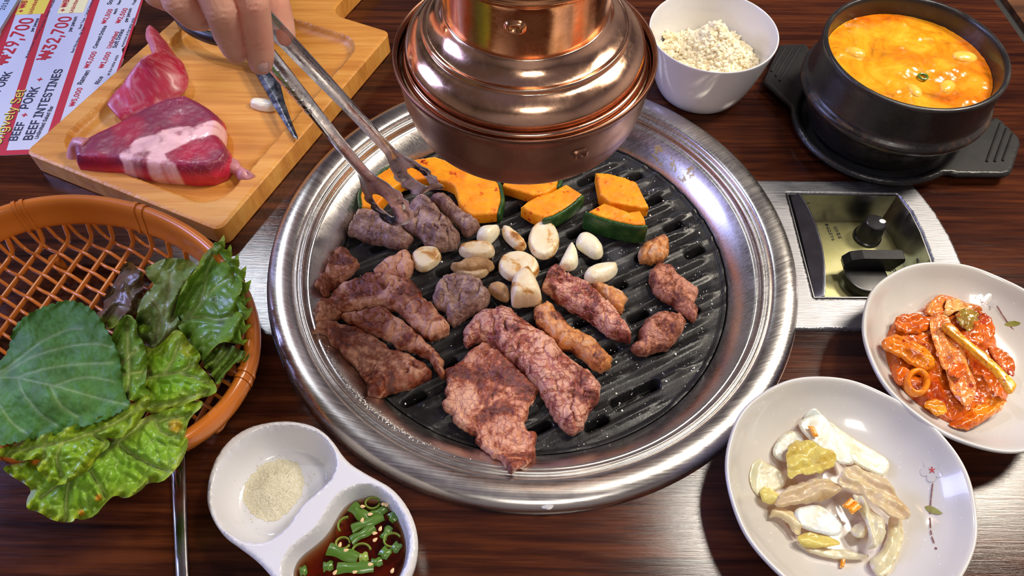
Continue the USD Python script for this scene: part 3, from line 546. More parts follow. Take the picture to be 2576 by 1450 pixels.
# ---------------- food on the grill ----------------
GZ = -.0186
def support(x, y):
    r = np.hypot(x - RC[0], y - RC[1]); return np.where(r < .1475, GZ, np.maximum(GZ, np.interp(r, [.1475, .1515, .1545, .16, .166, .1676, .1688, .1706, .1728], [GZ, -.0182, -.0140, -.0070, -.0017, -.0007, -.001, .0035, .0048])))
def Z(ox, oy, k, pts): return [(ox + x / k, oy + y / k) for x, y in pts]
def on_grill(px, h, frac=.4):
    out = []
    for x, y in px:
        z = GZ + frac * h
        for _ in range(4): q = W(x, y, z); z = float(support(q[0], q[1])) + frac * h
        out.append(q[:2])
    return Polygon(out).buffer(0)
def meatmat(name, stops, scale=55, vein=None, veinc=(.30, .05, .05), rough=.30, vscale=150, bump=.8, seed=0.0):
    n = {'tc': ('texture_coordinate', {}), 'mp': ('mapping', dict(location=(seed, seed * .7, 0))), 'a': ('noise_texture', dict(scale=scale, detail=5, roughness=.62, distortion=.6)), 'b': ('noise_texture', dict(scale=scale * 6, detail=4, roughness=.65)), 'ab': ('mix_float', dict(fac=.26)),
         'rm': ('rgb_ramp', {'ramp': [(.5 + (q - .50) * .50, c) for q, c in stops]}), 'v': ('voronoi_texture', dict(feature='distance_to_edge', scale=vscale, randomness=1.0)), 'vm': ('map_range', dict(from_min=.0, from_max=.085, to_min=1.0, to_max=0.0, clamp=True)), 'vs': ('math', dict(math_type='multiply', value2=vein or 0.0)),
         'mc': ('mix_color', dict(b=veinc)), 'dn': ('noise_texture', dict(scale=90, detail=2)), 'dv': ('mix_vector', dict(fac=.012)),
         'c': ('noise_texture', dict(scale=430, detail=5, roughness=.7)), 'h0': ('math', dict(math_type='multiply', value2=-.5 * (vein or 0) - .15)), 'hh': ('math', dict(math_type='add')), 'bp': ('bump', dict(strength=bump, distance=.0011)),
         'mr': ('map_range', dict(from_min=.35, from_max=.65, to_min=rough * .7, to_max=rough * 1.7, clamp=True)), 'p': ('principled_bsdf', dict(coat_weight=.55, coat_roughness=.12, subsurface_weight=.08, subsurface_scale=.002, subsurface_radius=(1, .4, .3)))}
    l = [('tc.object', 'mp.vector'), ('mp.vector', 'a.vector'), ('mp.vector', 'b.vector'), ('mp.vector', 'c.vector'), ('a.fac', 'ab.a'), ('b.fac', 'ab.b'), ('ab.result', 'rm.fac'), ('mp.vector', 'dn.vector'), ('mp.vector', 'dv.a'), ('dn.color', 'dv.b'), ('dv.result', 'v.vector'), ('v.distance', 'vm.value'), ('vm.result', 'vs.value1'), ('vs.value', 'mc.fac'), ('rm.color', 'mc.a'), ('mc.result', 'p.base_color'),
         ('vm.result', 'h0.value1'), ('h0.value', 'hh.value1'), ('c.fac', 'hh.value2'), ('hh.value', 'bp.height'), ('bp.normal', 'p.normal'), ('bp.normal', 'p.coat_normal'), ('b.fac', 'mr.value'), ('mr.result', 'p.roughness')]
    return mat(name, n, l)
CH, BRN, TAN, PNK, MAU, GLD = (.125, .018, .007), (.31, .066, .020), (.63, .285, .165), (.77, .41, .275), (.34, .20, .16), (.66, .26, .06)
meatmat('meat_seared', [(.33, CH), (.43, BRN), (.50, (.36, .145, .09)), (.58, TAN), (.72, PNK)], 40)
meatmat('meat_grey', [(.30, (.13, .05, .035)), (.44, (.26, .125, .09)), (.55, MAU), (.70, (.52, .33, .25))], 60, vein=.25, veinc=(.12, .06, .055), vscale=170)
meatmat('meat_veined', [(.34, CH), (.42, (.28, .06, .026)), (.50, (.58, .265, .175)), (.66, (.77, .41, .285))], 42, vein=.85, veinc=(.42, .085, .07), vscale=120)
meatmat('meat_slab', [(.36, (.12, .018, .008)), (.47, (.33, .070, .024)), (.55, (.60, .245, .145)), (.70, (.76, .40, .27))], 40, vein=.45, veinc=(.33, .07, .045), vscale=150, seed=.3)
meatmat('meat_golden', [(.33, (.16, .03, .008)), (.44, (.42, .13, .035)), (.55, GLD), (.70, (.62, .36, .22))], 48, seed=.6)
meatmat('meat_crisp', [(.32, CH), (.43, (.27, .07, .025)), (.54, (.50, .19, .10)), (.72, (.60, .28, .19))], 70, vein=.3, veinc=(.2, .03, .02), vscale=190, seed=.9)
def meat(px, h, material, label, seed, bend=0.0, ridges=0.0, ra=0.0, group=None, edge=.62, rag=.0013, step=.00080, name='grilled_beef', cat='beef', extra=None, lumps=.17):
    pol = on_grill(px, h)
    b = resample(np.array(pol.exterior.coords)[:-1], .0012, True); cen = b.mean(0)
    nr = np.roll(b, -1, 0) - np.roll(b, 1, 0); nr = np.c_[nr[:, 1], -nr[:, 0]]; nr /= np.linalg.norm(nr, axis=1, keepdims=True)
    b = b + nr * (fbm2(b[:, 0], b[:, 1], 260, seed) * 2.4 * rag)[:, None]; pol = Polygon(b).buffer(0)
    if pol.geom_type != 'Polygon': pol = max(pol.geoms, key=lambda g: g.area)
    c, s = math.cos(ra), math.sin(ra)
    def hh(x, y, d):
        base = edge_round(d / (edge * h), 2.4)
        big = fbm2(x, y, 70, seed, o=2); mid = fbm2(x, y, 190, seed + 5, o=3); fin = fbm2(x, y, 520, seed + 9, o=3)
        u = (x - cen[0]) * c + (y - cen[1]) * s; w = -(x - cen[0]) * s + (y - cen[1]) * c
        g = np.abs(fbm2(x * 1.0 + w * 0, y, 110, seed + 13, o=2))
        z = h * (base * (1 + lumps * 2.2 * big + lumps * mid) - .22 * (1 - np.clip(g / .05, 0, 1)) * base)
        z = z + (.0016 * fin + .0007 * fbm2(x, y, 1100, seed + 21, o=2)) * base + ridges * np.sin(u / .004 + 4 * mid) * base + bend * np.clip(d / .012, 0, 1) * np.cos(w / .02)
        if extra is not None: z = z + extra(x, y, d)
        return np.maximum(z, .0002)
    m_, _ = relief(pol, lambda x, y, d: support(x, y) + .0002 + hh(x, y, d) * (d > 1e-9) + .35 * h * (d <= 1e-9), lambda x, y, d: support(x, y) + .0002 + 0 * d, step, seed)
    return single(name, m_, material, label, cat, group, smooth=True)
meat(Z(860, 380, 4.264, [(140, 640), (230, 600), (340, 625), (450, 640), (530, 700), (600, 760), (680, 790), (660, 840), (700, 880), (770, 930), (740, 980), (690, 1030), (600, 1040), (530, 1020), (440, 985), (380, 1000), (280, 960), (180, 930), (130, 900), (65, 880), (75, 830), (110, 750)]), .010, 'meat_grey', 'greyish brown grilled beef slice at the left end under the near tong tip', 1)
meat(Z(860, 380, 4.264, [(740, 540), (800, 510), (900, 505), (960, 545), (1040, 620), (1080, 680), (1150, 750), (1230, 830), (1265, 900), (1235, 1000), (1170, 1030), (1060, 1050), (960, 1010), (880, 990), (830, 890), (760, 860), (680, 820), (665, 770), (740, 700), (700, 620)]), .016, 'meat_grey', 'thick rounded grey brown grilled beef chunk held between the tong tips', 2)
meat(Z(860, 380, 4.264, [(960, 500), (1030, 470), (1110, 475), (1160, 520), (1250, 600), (1310, 660), (1390, 700), (1460, 770), (1475, 810), (1440, 850), (1400, 880), (1350, 905), (1290, 860), (1230, 790), (1170, 730), (1110, 660), (1060, 600), (980, 560)]), .011, 'meat_grey', 'narrow grey brown grilled beef strip between the tongs and the big pumpkin slice', 3)
meat(Z(780, 600, 3.5375, [(240, 70), (290, 75), (350, 110), (360, 150), (420, 180), (430, 230), (390, 290), (330, 340), (290, 390), (230, 430), (180, 460), (150, 500), (110, 490), (90, 450), (45, 420), (60, 370), (120, 300), (160, 210), (190, 160), (210, 100)]), .010, 'meat_crisp', 'small browned beef piece leaning on the left inner slope of the steel surround', 4)
meat(Z(780, 600, 3.5375, [(600, 250), (680, 180), (750, 150), (830, 110), (890, 110), (900, 180), (925, 220), (900, 310), (850, 350), (800, 340), (700, 320), (640, 310), (570, 310), (560, 270)]), .013, 'meat_seared', 'small seared beef chunk touching an oval garlic slice on the left', 5)
meat(Z(780, 600, 3.5375, [(60, 580), (100, 550), (165, 530), (190, 480), (300, 400), (440, 360), (480, 330), (600, 310), (720, 320), (830, 350), (900, 370), (960, 430), (1020, 530), (1100, 590), (1140, 660), (1200, 720), (1245, 770), (1240, 830), (1150, 880), (1070, 900), (1010, 870), (950, 820), (900, 780), (850, 710), (780, 650), (720, 620), (640, 600), (560, 620), (420, 640), (300, 650), (220, 700), (190, 740), (110, 750), (60, 745), (35, 690), (50, 650)]), .013, 'meat_seared', 'long curved seared beef strip arching from the left rim to the middle', 6)
meat(Z(780, 600, 3.5375, [(270, 690), (360, 660), (450, 650), (550, 640), (640, 610), (700, 630), (740, 680), (830, 740), (900, 800), (950, 850), (1010, 890), (1060, 940), (1120, 1000), (1180, 1060), (1190, 1150), (1210, 1230), (1180, 1240), (1130, 1200), (1090, 1120), (1050, 1060), (960, 1020), (860, 980), (770, 970), (720, 920), (640, 880), (560, 850), (480, 810), (400, 780), (330, 740)]), .011, 'meat_seared', 'seared beef strip with a thin curled tail, second from the front on the left', 7)
meat(Z(780, 600, 3.5375, [(0, 810), (60, 760), (150, 745), (250, 755), (340, 780), (430, 800), (510, 850), (600, 890), (650, 920), (720, 990), (820, 1000), (920, 1060), (1020, 1120), (1080, 1180), (1060, 1230), (970, 1280), (880, 1320), (780, 1340), (680, 1370), (600, 1390), (510, 1375), (495, 1290), (430, 1180), (390, 1120), (340, 1080), (290, 1030), (240, 960), (170, 920), (130, 830), (60, 815)]), .014, 'meat_seared', 'triangular seared beef piece at the front left with a pointed end on the rim', 8)
meat(Z(760, 380, 2.339, [(790, 790), (830, 740), (900, 720), (980, 740), (1060, 760), (1070, 800), (1110, 840), (1090, 900), (1040, 940), (980, 960), (930, 1000), (890, 1020), (850, 990), (850, 930), (790, 910), (765, 860)]), .014, 'meat_grey', 'lumpy greyish pink beef chunk in the middle of the grill below the brown mushroom', 9, lumps=.24)
meat(Z(1300, 400, 2.4167, [(455, 760), (510, 755), (580, 780), (640, 810), (680, 850), (660, 890), (640, 940), (590, 900), (540, 850), (480, 800)]), .008, 'meat_golden', 'small tan beef scrap tucked behind the veined strip right of centre', 10)
meat(Z(1300, 400, 2.4167, [(165, 740), (200, 660), (235, 645), (290, 680), (360, 720), (440, 760), (500, 820), (560, 870), (610, 930), (660, 1000), (705, 1060), (690, 1105), (620, 1090), (560, 1070), (500, 1020), (420, 960), (340, 920), (280, 880), (210, 830), (155, 780)]), .013, 'meat_veined', 'veined pinkish beef strip right of centre below the garlic', 11)
meat(Z(1300, 400, 2.4167, [(105, 910), (180, 870), (220, 900), (270, 960), (340, 1030), (420, 1070), (490, 1110), (540, 1180), (585, 1210), (570, 1260), (510, 1290), (465, 1270), (430, 1230), (370, 1190), (330, 1150), (260, 1140), (200, 1080), (130, 1010), (105, 950)]), .012, 'meat_golden', 'golden brown fatty beef strip beside the big veined steak strip', 12)
meat([(1164, 833), (1187, 799), (1213, 782), (1240, 780), (1262, 767), (1286, 778), (1316, 803), (1350, 826), (1381, 845), (1420, 887), (1455, 914), (1487, 939), (1512, 972), (1510, 999), (1487, 1031), (1468, 1071), (1445, 1093), (1428, 1088), (1408, 1068), (1390, 1039), (1368, 1004), (1348, 974), (1323, 942), (1299, 914), (1269, 895), (1239, 870), (1222, 859), (1194, 855), (1174, 870), (1166, 855)], .015, 'meat_veined', 'biggest grilled steak strip with a web of pink veins, front of centre', 13, lumps=.16, edge=.7)
meat(Z(1100, 840, 4.027, [(440, 100), (530, 90), (600, 150), (680, 220), (780, 320), (850, 400), (950, 500), (1015, 570), (1000, 650), (940, 730), (910, 850), (880, 900), (920, 980), (990, 980), (1010, 1050), (1000, 1150), (1000, 1230), (940, 1310), (860, 1370), (760, 1410), (720, 1400), (680, 1330), (640, 1280), (560, 1250), (490, 1180), (450, 1160), (370, 1090), (390, 1040), (330, 1000), (250, 950), (150, 890), (150, 820), (60, 760), (50, 700), (90, 660), (80, 560), (90, 470), (75, 370), (180, 320), (280, 230), (350, 170)]), .008, 'meat_slab', 'wide thin seared steak slab reaching over the front edge of the grill plate', 14, lumps=.26, edge=.5)
meat(Z(1300, 400, 2.4167, [(740, 570), (780, 510), (830, 480), (890, 460), (930, 490), (925, 560), (900, 610), (830, 625), (755, 615)]), .014, 'meat_golden', 'small cube of browned beef alone at the right, below the pumpkin', 15)
meat(Z(1300, 400, 2.4167, [(805, 680), (860, 630), (930, 640), (970, 690), (1040, 750), (1105, 790), (1095, 840), (1075, 870), (1105, 920), (1085, 985), (1030, 950), (960, 890), (880, 850), (830, 800), (805, 740)]), .011, 'meat_crisp', 'crisp reddish brown flat beef piece nearest the right edge of the plate', 16)
meat(Z(1300, 400, 2.4167, [(695, 1140), (740, 1100), (735, 1060), (780, 980), (850, 930), (930, 940), (990, 940), (1035, 990), (1010, 1040), (970, 1090), (930, 1150), (860, 1150), (800, 1180), (740, 1180)]), .014, 'meat_crisp', 'plump glazed beef lump at the right, in front of the crisp flat piece', 17, lumps=.24)

# pumpkin
mat('pumpkin_flesh', {'tc': ('texture_coordinate', {}), 'a': ('noise_texture', dict(scale=70, detail=4, distortion=.3)), 'b': ('noise_texture', dict(scale=150, detail=5, roughness=.7)), 'rm': ('rgb_ramp', {'ramp': [(.35, (.88, .235, .003)), (.55, (.93, .315, .004)), (.7, (.95, .39, .008))]}), 'br': ('rgb_ramp', {'ramp': [(.30, (.20, .05, .01)), (.36, (.75, .22, .01)), (.40, (1, 1, 1))]}), 'mc': ('mix_color', dict(blend_type='multiply', fac=1.0)),
    'c': ('noise_texture', dict(scale=600, detail=4)), 'bp': ('bump', dict(strength=.5, distance=.0006)), 'p': ('principled_bsdf', dict(roughness=.45, subsurface_weight=.1, subsurface_scale=.003, subsurface_radius=(1, .4, .1)))},
    [('tc.object', 'a.vector'), ('tc.object', 'b.vector'), ('tc.object', 'c.vector'), ('a.fac', 'rm.fac'), ('b.fac', 'br.fac'), ('rm.color', 'mc.a'), ('br.color', 'mc.b'), ('mc.result', 'p.base_color'), ('c.fac', 'bp.height'), ('bp.normal', 'p.normal')])
surf('pumpkin_rind', (.012, .045, .010), .32, color2=[(.022, .075, .015), (.10, .16, .03)], scale=90, lo=.35, hi=.78, bump=.4, bscale=500, bdist=.0006)
def pumpkin(px, rind, h, label, seed, lean=0.0):
    zt = GZ + h; pol = Polygon(WP(px, zt)).buffer(0)
    c = pol.centroid; t = thing('pumpkin_slice', label, 'pumpkin', (c.x, c.y, GZ), group=None)
    m_, _ = relief(pol, lambda x, y, d: GZ + .0003 + h - .0018 * (1 - edge_round(d / .0025)) + .0016 * fbm2(x, y, 180, seed) * np.clip(d / .002, 0, 1), lambda x, y, d: GZ + .0002 + 0 * d, .0011, seed)
    part(t, 'flesh', m_, 'pumpkin_flesh', 50)
    for rd in rind:
        q = resample(spline(WP(rd, zt), 8), .0012); ln = LineString(q); rp = ln.buffer(.0020, 6)
        m_, _ = relief(rp, lambda x, y, d: GZ + .0003 + h - .0002 - .0022 * (1 - edge_round(d / .0018)), lambda x, y, d: GZ + .0002 + 0 * d, .0009, seed)
        part(t, 'rind', m_, 'pumpkin_rind', True, label='dark green rind')
zz = lambda p: Z(860, 380, 4.264, p)
pumpkin(zz([(190, 470), (225, 380), (300, 330), (390, 245), (520, 160), (740, 90), (1000, 55), (1100, 90), (1300, 140), (1500, 215), (1620, 270), (1680, 345), (1700, 420), (1710, 520), (1690, 590), (1675, 665), (1560, 680), (1400, 690), (1330, 650), (1250, 570), (1230, 450), (1200, 375), (1130, 340), (1040, 320), (930, 290), (780, 310), (650, 335), (560, 395), (450, 500), (380, 590), (330, 610), (210, 600)]), [zz([(200, 585), (188, 470), (225, 375), (300, 325), (390, 240), (520, 155), (740, 85)]), zz([(1640, 290), (1690, 345), (1712, 430), (1722, 520), (1700, 600), (1685, 660)])], .011, 'large crescent shaped pumpkin slice along the far left of the grill', 31)
zz = lambda p: Z(1300, 400, 2.4167, p)
pumpkin([(1262, 468), (1300, 480), (1340, 492), (1372, 488), (1402, 470), (1405, 445), (1350, 425), (1280, 432)], [[(1405, 468), (1407, 445), (1352, 423), (1282, 430)]], .010, 'pumpkin slice mostly hidden beneath the copper hood', 32)
pumpkin(zz([(25, 290), (60, 260), (130, 220), (210, 200), (300, 150), (405, 215), (330, 280), (230, 340), (170, 360), (90, 330)]), [zz([(398, 222), (330, 284), (232, 344), (170, 364)])], .013, 'pumpkin slice with rind on its right side, middle of the three at the right', 33)
pumpkin(zz([(480, 80), (560, 85), (660, 110), (730, 140), (790, 260), (806, 292), (760, 300), (640, 275), (570, 268), (505, 220)]), [], .012, 'farthest orange pumpkin wedge at the right with small scorched spots', 34)
pumpkin(zz([(430, 320), (530, 265), (600, 290), (680, 320), (750, 310), (780, 360), (785, 400), (720, 402), (600, 378), (500, 350)]), [zz([(424, 326), (500, 356), (600, 384), (720, 408), (784, 406)])], .019, 'pumpkin wedge at the right showing a broad dark green rind toward the viewer', 35)

# mushrooms and garlic
mat('mushroom', {'tc': ('texture_coordinate', {}), 'a': ('noise_texture', dict(scale=75, detail=4, distortion=.4)), 'b': ('noise_texture', dict(scale=380, detail=4)), 'rm': ('rgb_ramp', {'ramp': [(.34, (.30, .11, .02)), (.41, (.62, .33, .10)), (.47, (.80, .62, .38)), (.7, (.87, .76, .56))]}), 'bp': ('bump', dict(strength=.35, distance=.0005)), 'p': ('principled_bsdf', dict(roughness=.4, coat_weight=.15, coat_roughness=.2, subsurface_weight=.15, subsurface_scale=.002))},
    [('tc.object', 'a.vector'), ('tc.object', 'b.vector'), ('a.fac', 'rm.fac'), ('rm.color', 'p.base_color'), ('b.fac', 'bp.height'), ('bp.normal', 'p.normal')])
surf('mushroom_brown', (.30, .14, .05), .5, color2=[(.45, .25, .10), (.62, .40, .20)], scale=110, lo=.35, hi=.7, bump=.5, bscale=500, bdist=.0006)
surf('mushroom_gill', (.66, .47, .26), .6, color2=(.50, .32, .15), scale=60, stretch=(30, .6, 1, 0), bump=.8, bscale=60, bdist=.0008)
surf('garlic', (.86, .78, .58), .35, color2=[(.82, .70, .45), (.60, .38, .12)], scale=60, lo=.5, hi=.78, coat_weight=.2, coat_roughness=.15, subsurface_weight=.15, subsurface_scale=.002)
def veg(px, h, material, name, label, cat_, seed, group=None, flat=.75, tilt=(0, 0), dimple=0.0, r=None):
    pol = on_grill(px, h, .5 if flat < .9 else .8); pol = Polygon(chaikin(np.array(pol.exterior.coords)[:-1], 2, True)).buffer(0); c = pol.centroid
    top = lambda x, y, d: np.where(d > 1e-9, GZ + .0003 + h * (.25 + .75 * edge_round(d / (r or h * flat), 2.2)) + tilt[0] * (x - c.x) + tilt[1] * (y - c.y) + .0012 * fbm2(x, y, 200, seed) - dimple * np.exp(-((x - c.x) ** 2 + (y - c.y) ** 2) / .00002), GZ + .0003 + .25 * h)
    m_, _ = relief(pol, top, lambda x, y, d: GZ + .0003 + .12 * h * (1 - edge_round(d / .003)), .0010, seed)
    return single(name, m_, material, label, cat_, group, smooth=True)
G = lambda p: Z(860, 380, 4.264, p); H_ = lambda p: Z(1300, 400, 2.4167, p); S_ = lambda p: Z(760, 380, 2.339, p)
ov = lambda cx, cy, rx, ry, a=0: [(cx + rx * math.cos(t) * math.cos(a) - ry * math.sin(t) * math.sin(a), cy + rx * math.cos(t) * math.sin(a) + ry * math.sin(t) * math.cos(a)) for t in np.linspace(0, 2 * math.pi, 20, endpoint=False)]
veg(G([(1440, 880), (1480, 820), (1560, 800), (1690, 795), (1700, 850), (1640, 930), (1590, 975), (1530, 975), (1445, 940)]), .013, 'garlic', 'garlic_clove', 'plain white garlic clove beside the narrow beef strip', 'garlic', 41)
veg(S_([(1170, 440), (1215, 440), (1280, 490), (1325, 540), (1315, 570), (1280, 585), (1230, 550), (1180, 500)]), .010, 'mushroom', 'mushroom_slice', 'small browned mushroom strip left of the upright round slice', 'mushroom', 42)
veg(ov(1368, 604, 40, 46), .008, 'mushroom', 'mushroom_slice', 'large pale round mushroom slice, upper one of two in the middle', 'mushroom', 43, flat=.5)
veg(G([(1245, 1030), (1320, 990), (1420, 965), (1530, 970), (1620, 1010), (1645, 1050), (1635, 1110), (1560, 1140), (1450, 1150), (1340, 1135), (1260, 1095)]), .010, 'mushroom', 'mushroom_slice', 'oval toasted mushroom slice just above the brown gilled cap', 'mushroom', 44, flat=.6)
veg(G([(1180, 1270), (1240, 1255), (1400, 1275), (1560, 1250), (1600, 1262), (1540, 1345), (1450, 1368), (1330, 1352), (1235, 1315)]), .006, 'mushroom_gill', 'mushroom_gills', 'pale gilled underside showing beneath the brown mushroom cap', 'mushroom', 45, flat=.5)
veg(G([(1150, 1220), (1190, 1200), (1270, 1195), (1300, 1160), (1400, 1138), (1500, 1148), (1580, 1160), (1655, 1215), (1590, 1270), (1500, 1275), (1400, 1295), (1290, 1290), (1200, 1270)]), .013, 'mushroom_brown', 'oyster_mushroom', 'brown oyster mushroom cap with folded edge in the middle of the grill', 'mushroom', 46, flat=.8)
veg(G([(750, 1100), (830, 1040), (930, 1025), (1020, 1040), (1070, 1100), (1065, 1160), (1000, 1230), (900, 1285), (830, 1280), (780, 1240), (765, 1190), (745, 1150)]), .008, 'mushroom', 'mushroom_slice', 'smooth cream oval mushroom slice at the left beside a small beef chunk', 'mushroom', 47, flat=.5)
veg(ov(1305, 671, 53, 37, .12), .009, 'mushroom', 'mushroom_slice', 'large pale round mushroom slice behind the upright stem piece', 'mushroom', 48, flat=.5)
veg(S_([(1225, 760), (1330, 692), (1352, 715), (1390, 780), (1418, 850), (1400, 880), (1320, 888), (1250, 895), (1228, 880)]), .021, 'mushroom', 'king_mushroom_chunk', 'chunky upright cream mushroom stem piece at the centre of the grill', 'mushroom', 49, flat=.3, tilt=(-.15, .1))
veg(S_([(1085, 790), (1150, 765), (1200, 785), (1225, 820), (1220, 880), (1180, 880), (1110, 840)]), .009, 'mushroom_brown', 'oyster_mushroom', 'small brown mushroom scrap left of the upright stem piece', 'mushroom', 50)
veg(H_([(250, 640), (320, 510), (340, 505), (370, 550), (380, 630), (340, 670), (270, 660)]), .012, 'garlic', 'garlic_clove', 'triangular garlic clove standing just above the veined beef strip', 'garlic', 51)
veg(H_([(358, 490), (380, 450), (440, 445), (500, 490), (533, 550), (520, 590), (470, 600), (410, 560), (365, 530)]), .011, 'garlic', 'garlic_clove', 'oval garlic clove close below the green rind pumpkin wedge', 'garlic', 52)
veg(H_([(405, 700), (430, 660), (500, 635), (600, 625), (620, 655), (610, 690), (560, 730), (480, 750), (420, 735)]), .011, 'garlic', 'garlic_clove', 'long garlic clove with a browned side right of the veined beef strip', 'garlic', 53)

# ---------------- raw beef on the board (fat and muscle follow the cut) ----------------
mat('raw_beef', {'tc': ('texture_coordinate', {}), 'at': ('attribute', {'attribute': 'tint'}), 'a': ('noise_texture', dict(scale=60, detail=5, distortion=.5)), 'v': ('voronoi_texture', dict(feature='distance_to_edge', scale=75)), 'dn': ('noise_texture', dict(scale=60, detail=3)), 'dv': ('mix_vector', dict(fac=.05)), 'vm': ('map_range', dict(from_min=0.0, from_max=.035, to_min=.42, to_max=0.0, clamp=True)), 'mo': ('noise_texture', dict(scale=28, detail=2)), 'ms': ('map_range', dict(from_min=.50, from_max=.66, clamp=True)), 'mm': ('math', dict(math_type='multiply')),
    'sh': ('rgb_ramp', {'ramp': [(.3, (.82, .80, .82)), (.7, (1.1, 1.1, 1.1))]}), 'm1': ('mix_color', dict(blend_type='multiply', fac=1.0)), 'm2': ('mix_color', dict(b=(.66, .30, .33))), 'c': ('noise_texture', dict(scale=300, detail=5)), 'bp': ('bump', dict(strength=.25, distance=.0006)), 'p': ('principled_bsdf', dict(roughness=.40, coat_weight=.12, coat_roughness=.15, subsurface_weight=.12, subsurface_scale=.003, subsurface_radius=(1, .3, .25)))},
    [('tc.object', 'a.vector'), ('tc.object', 'dn.vector'), ('tc.object', 'dv.a'), ('dn.color', 'dv.b'), ('dv.result', 'v.vector'), ('v.distance', 'vm.value'), ('tc.object', 'mo.vector'), ('mo.fac', 'ms.value'), ('vm.result', 'mm.value1'), ('ms.result', 'mm.value2'), ('a.fac', 'sh.fac'), ('at.color', 'm1.a'), ('sh.color', 'm1.b'), ('m1.result', 'm2.a'), ('mm.value', 'm2.fac'), ('m2.result', 'p.base_color'), ('tc.object', 'c.vector'), ('c.fac', 'bp.height'), ('bp.normal', 'p.normal')])
RB = BT - .0083
z1 = lambda p: Z(0, 0, 2.9953, p)
RED, DRK, FAT, PALE = np.array([.40, .014, .045]), np.array([.23, .020, .055]), np.array([.86, .50, .48]), np.array([.55, .22, .24])
# main steak: upper face outline (traced at its own height), vertical front
st_h = .022
st_px = z1([(540, 1075), (620, 1050), (720, 990), (870, 920), (1000, 850), (1130, 780), (1250, 730), (1390, 705), (1500, 760), (1570, 800), (1640, 860), (1650, 920), (1635, 1010), (1690, 1080), (1705, 1150), (1660, 1210), (1560, 1250), (1430, 1260), (1300, 1250), (1190, 1240), (1080, 1230), (960, 1215), (880, 1200), (780, 1200), (640, 1190), (560, 1180)])
stp = Polygon(WP(st_px, RB + st_h)).buffer(-.002).buffer(.002)
p, tr, d = fill(stp, .0013, seed=4)
fl = [np.array(WP(z1(q), RB + st_h)) for q in ([(930, 1215), (915, 1165), (1000, 1090), (1100, 1040), (1250, 992), (1400, 965), (1540, 942), (1640, 912)], [(1290, 1262), (1214, 1165), (1330, 1098), (1430, 1048), (1560, 1005), (1640, 985)])]
fatp = Polygon(np.vstack([fl[0], fl[1][::-1]])).buffer(.0008)
edgefat = LineString(WP(z1([(540, 1075), (720, 990), (870, 920), (1000, 850), (1130, 780), (1250, 735), (1390, 708)]), RB + st_h))
def steak_tint(x, y, front):
    pts_ = shapely.points(x, y); n = fbm2(x, y, 120, 3); df = shapely.distance(pts_, fatp); inf = 1 - ss(-.0002, .0016, df + .006 * n)
    right = ss(-.001, .001, (x - fl[1][2][0])) * (1 - ss(-.004, .004, y - fl[0][3][1]))
    base = RED * (1 + .5 * front)[:, None] + (DRK - RED) * ((1 - front) * ss(-.2, .2, fbm2(x, y, 50, 8) + .1))[:, None]
    de = shapely.distance(pts_, edgefat); ie = .75 * (1 - ss(.0006, .0026, de + .003 * n))
    c_ = base * (1 - inf[:, None]) + FAT * inf[:, None]; return c_ * (1 - ie[:, None]) + PALE * ie[:, None]
ztop = RB + .0003 + st_h * (.80 + .20 * edge_round(d / .006)) + .0024 * fbm2(p[:, 0], p[:, 1], 45, 5) * np.clip(d / .004, 0, 1) + .0005 * fbm2(p[:, 0], p[:, 1], 260, 6) * np.clip(d / .002, 0, 1)
be_ = np.where(d < 1e-9)[0]; nb = len(be_)
nl = 12; vs = [np.c_[p, ztop]]; fs = [tr]; ts = [steak_tint(p[:, 0], p[:, 1], np.zeros(len(p)))]
cen = p.mean(0); prev = be_; off = len(p); dr = p[be_] - cen; dr /= np.linalg.norm(dr, axis=1, keepdims=True)
for k in range(1, nl + 1):
    t_ = k / nl; bul = .0022 * math.sin(math.pi * t_) + .0012 * fbm2(p[be_, 0] * 3, p[be_, 1] * 3, 60, 20, z=t_ * 6)
    q = p[be_] + dr * np.asarray(bul)[..., None]; zq = ztop[be_] * (1 - t_) + (RB + .0003) * t_
    vs.append(np.c_[q, zq]); ts.append(steak_tint(p[be_, 0], p[be_, 1], np.ones(nb) * min(1, t_ * 3)))
    cur = off + np.arange(nb); a, b2 = np.arange(nb), (np.arange(nb) + 1) % nb
    fs.append(np.vstack([np.c_[prev[a], cur[a], prev[b2]], np.c_[prev[b2], cur[a], cur[b2]]])); prev = cur; off += nb
steak = thing('raw_steak', 'thick raw red beef steak with a broad white fat band on the cutting board', 'beef', (*cen, RB))
part(steak, 'meat', mesh(np.vstack(vs), np.vstack(fs)), 'raw_beef', True, tint=np.vstack(ts))
tl = [W(x, y, RB + .007) for x, y in z1([(1640, 1180), (1700, 1210), (1760, 1260), (1820, 1310), (1870, 1340), (1890, 1325)])]; tl = spline(tl, 8); k = np.linspace(0, 1, len(tl))
tt = tube(tl, .0055 - .001 * k + .0015 * np.sin(k * 21) * .6, 14); tv = tt.vertices + (.0018 * (meshkit.fbm(tt.vertices * 320, 3, 4) - .5))[:, None] * np.array([1, 1, 1.4])
part(steak, 'fatty_end', mesh(tv, tt.faces), 'raw_beef', True, label='twisted pale fatty end', tint=np.tile(PALE, (len(tv), 1)) * (1 + .5 * (meshkit.noise(tv * 260, 2) - .5))[:, None])
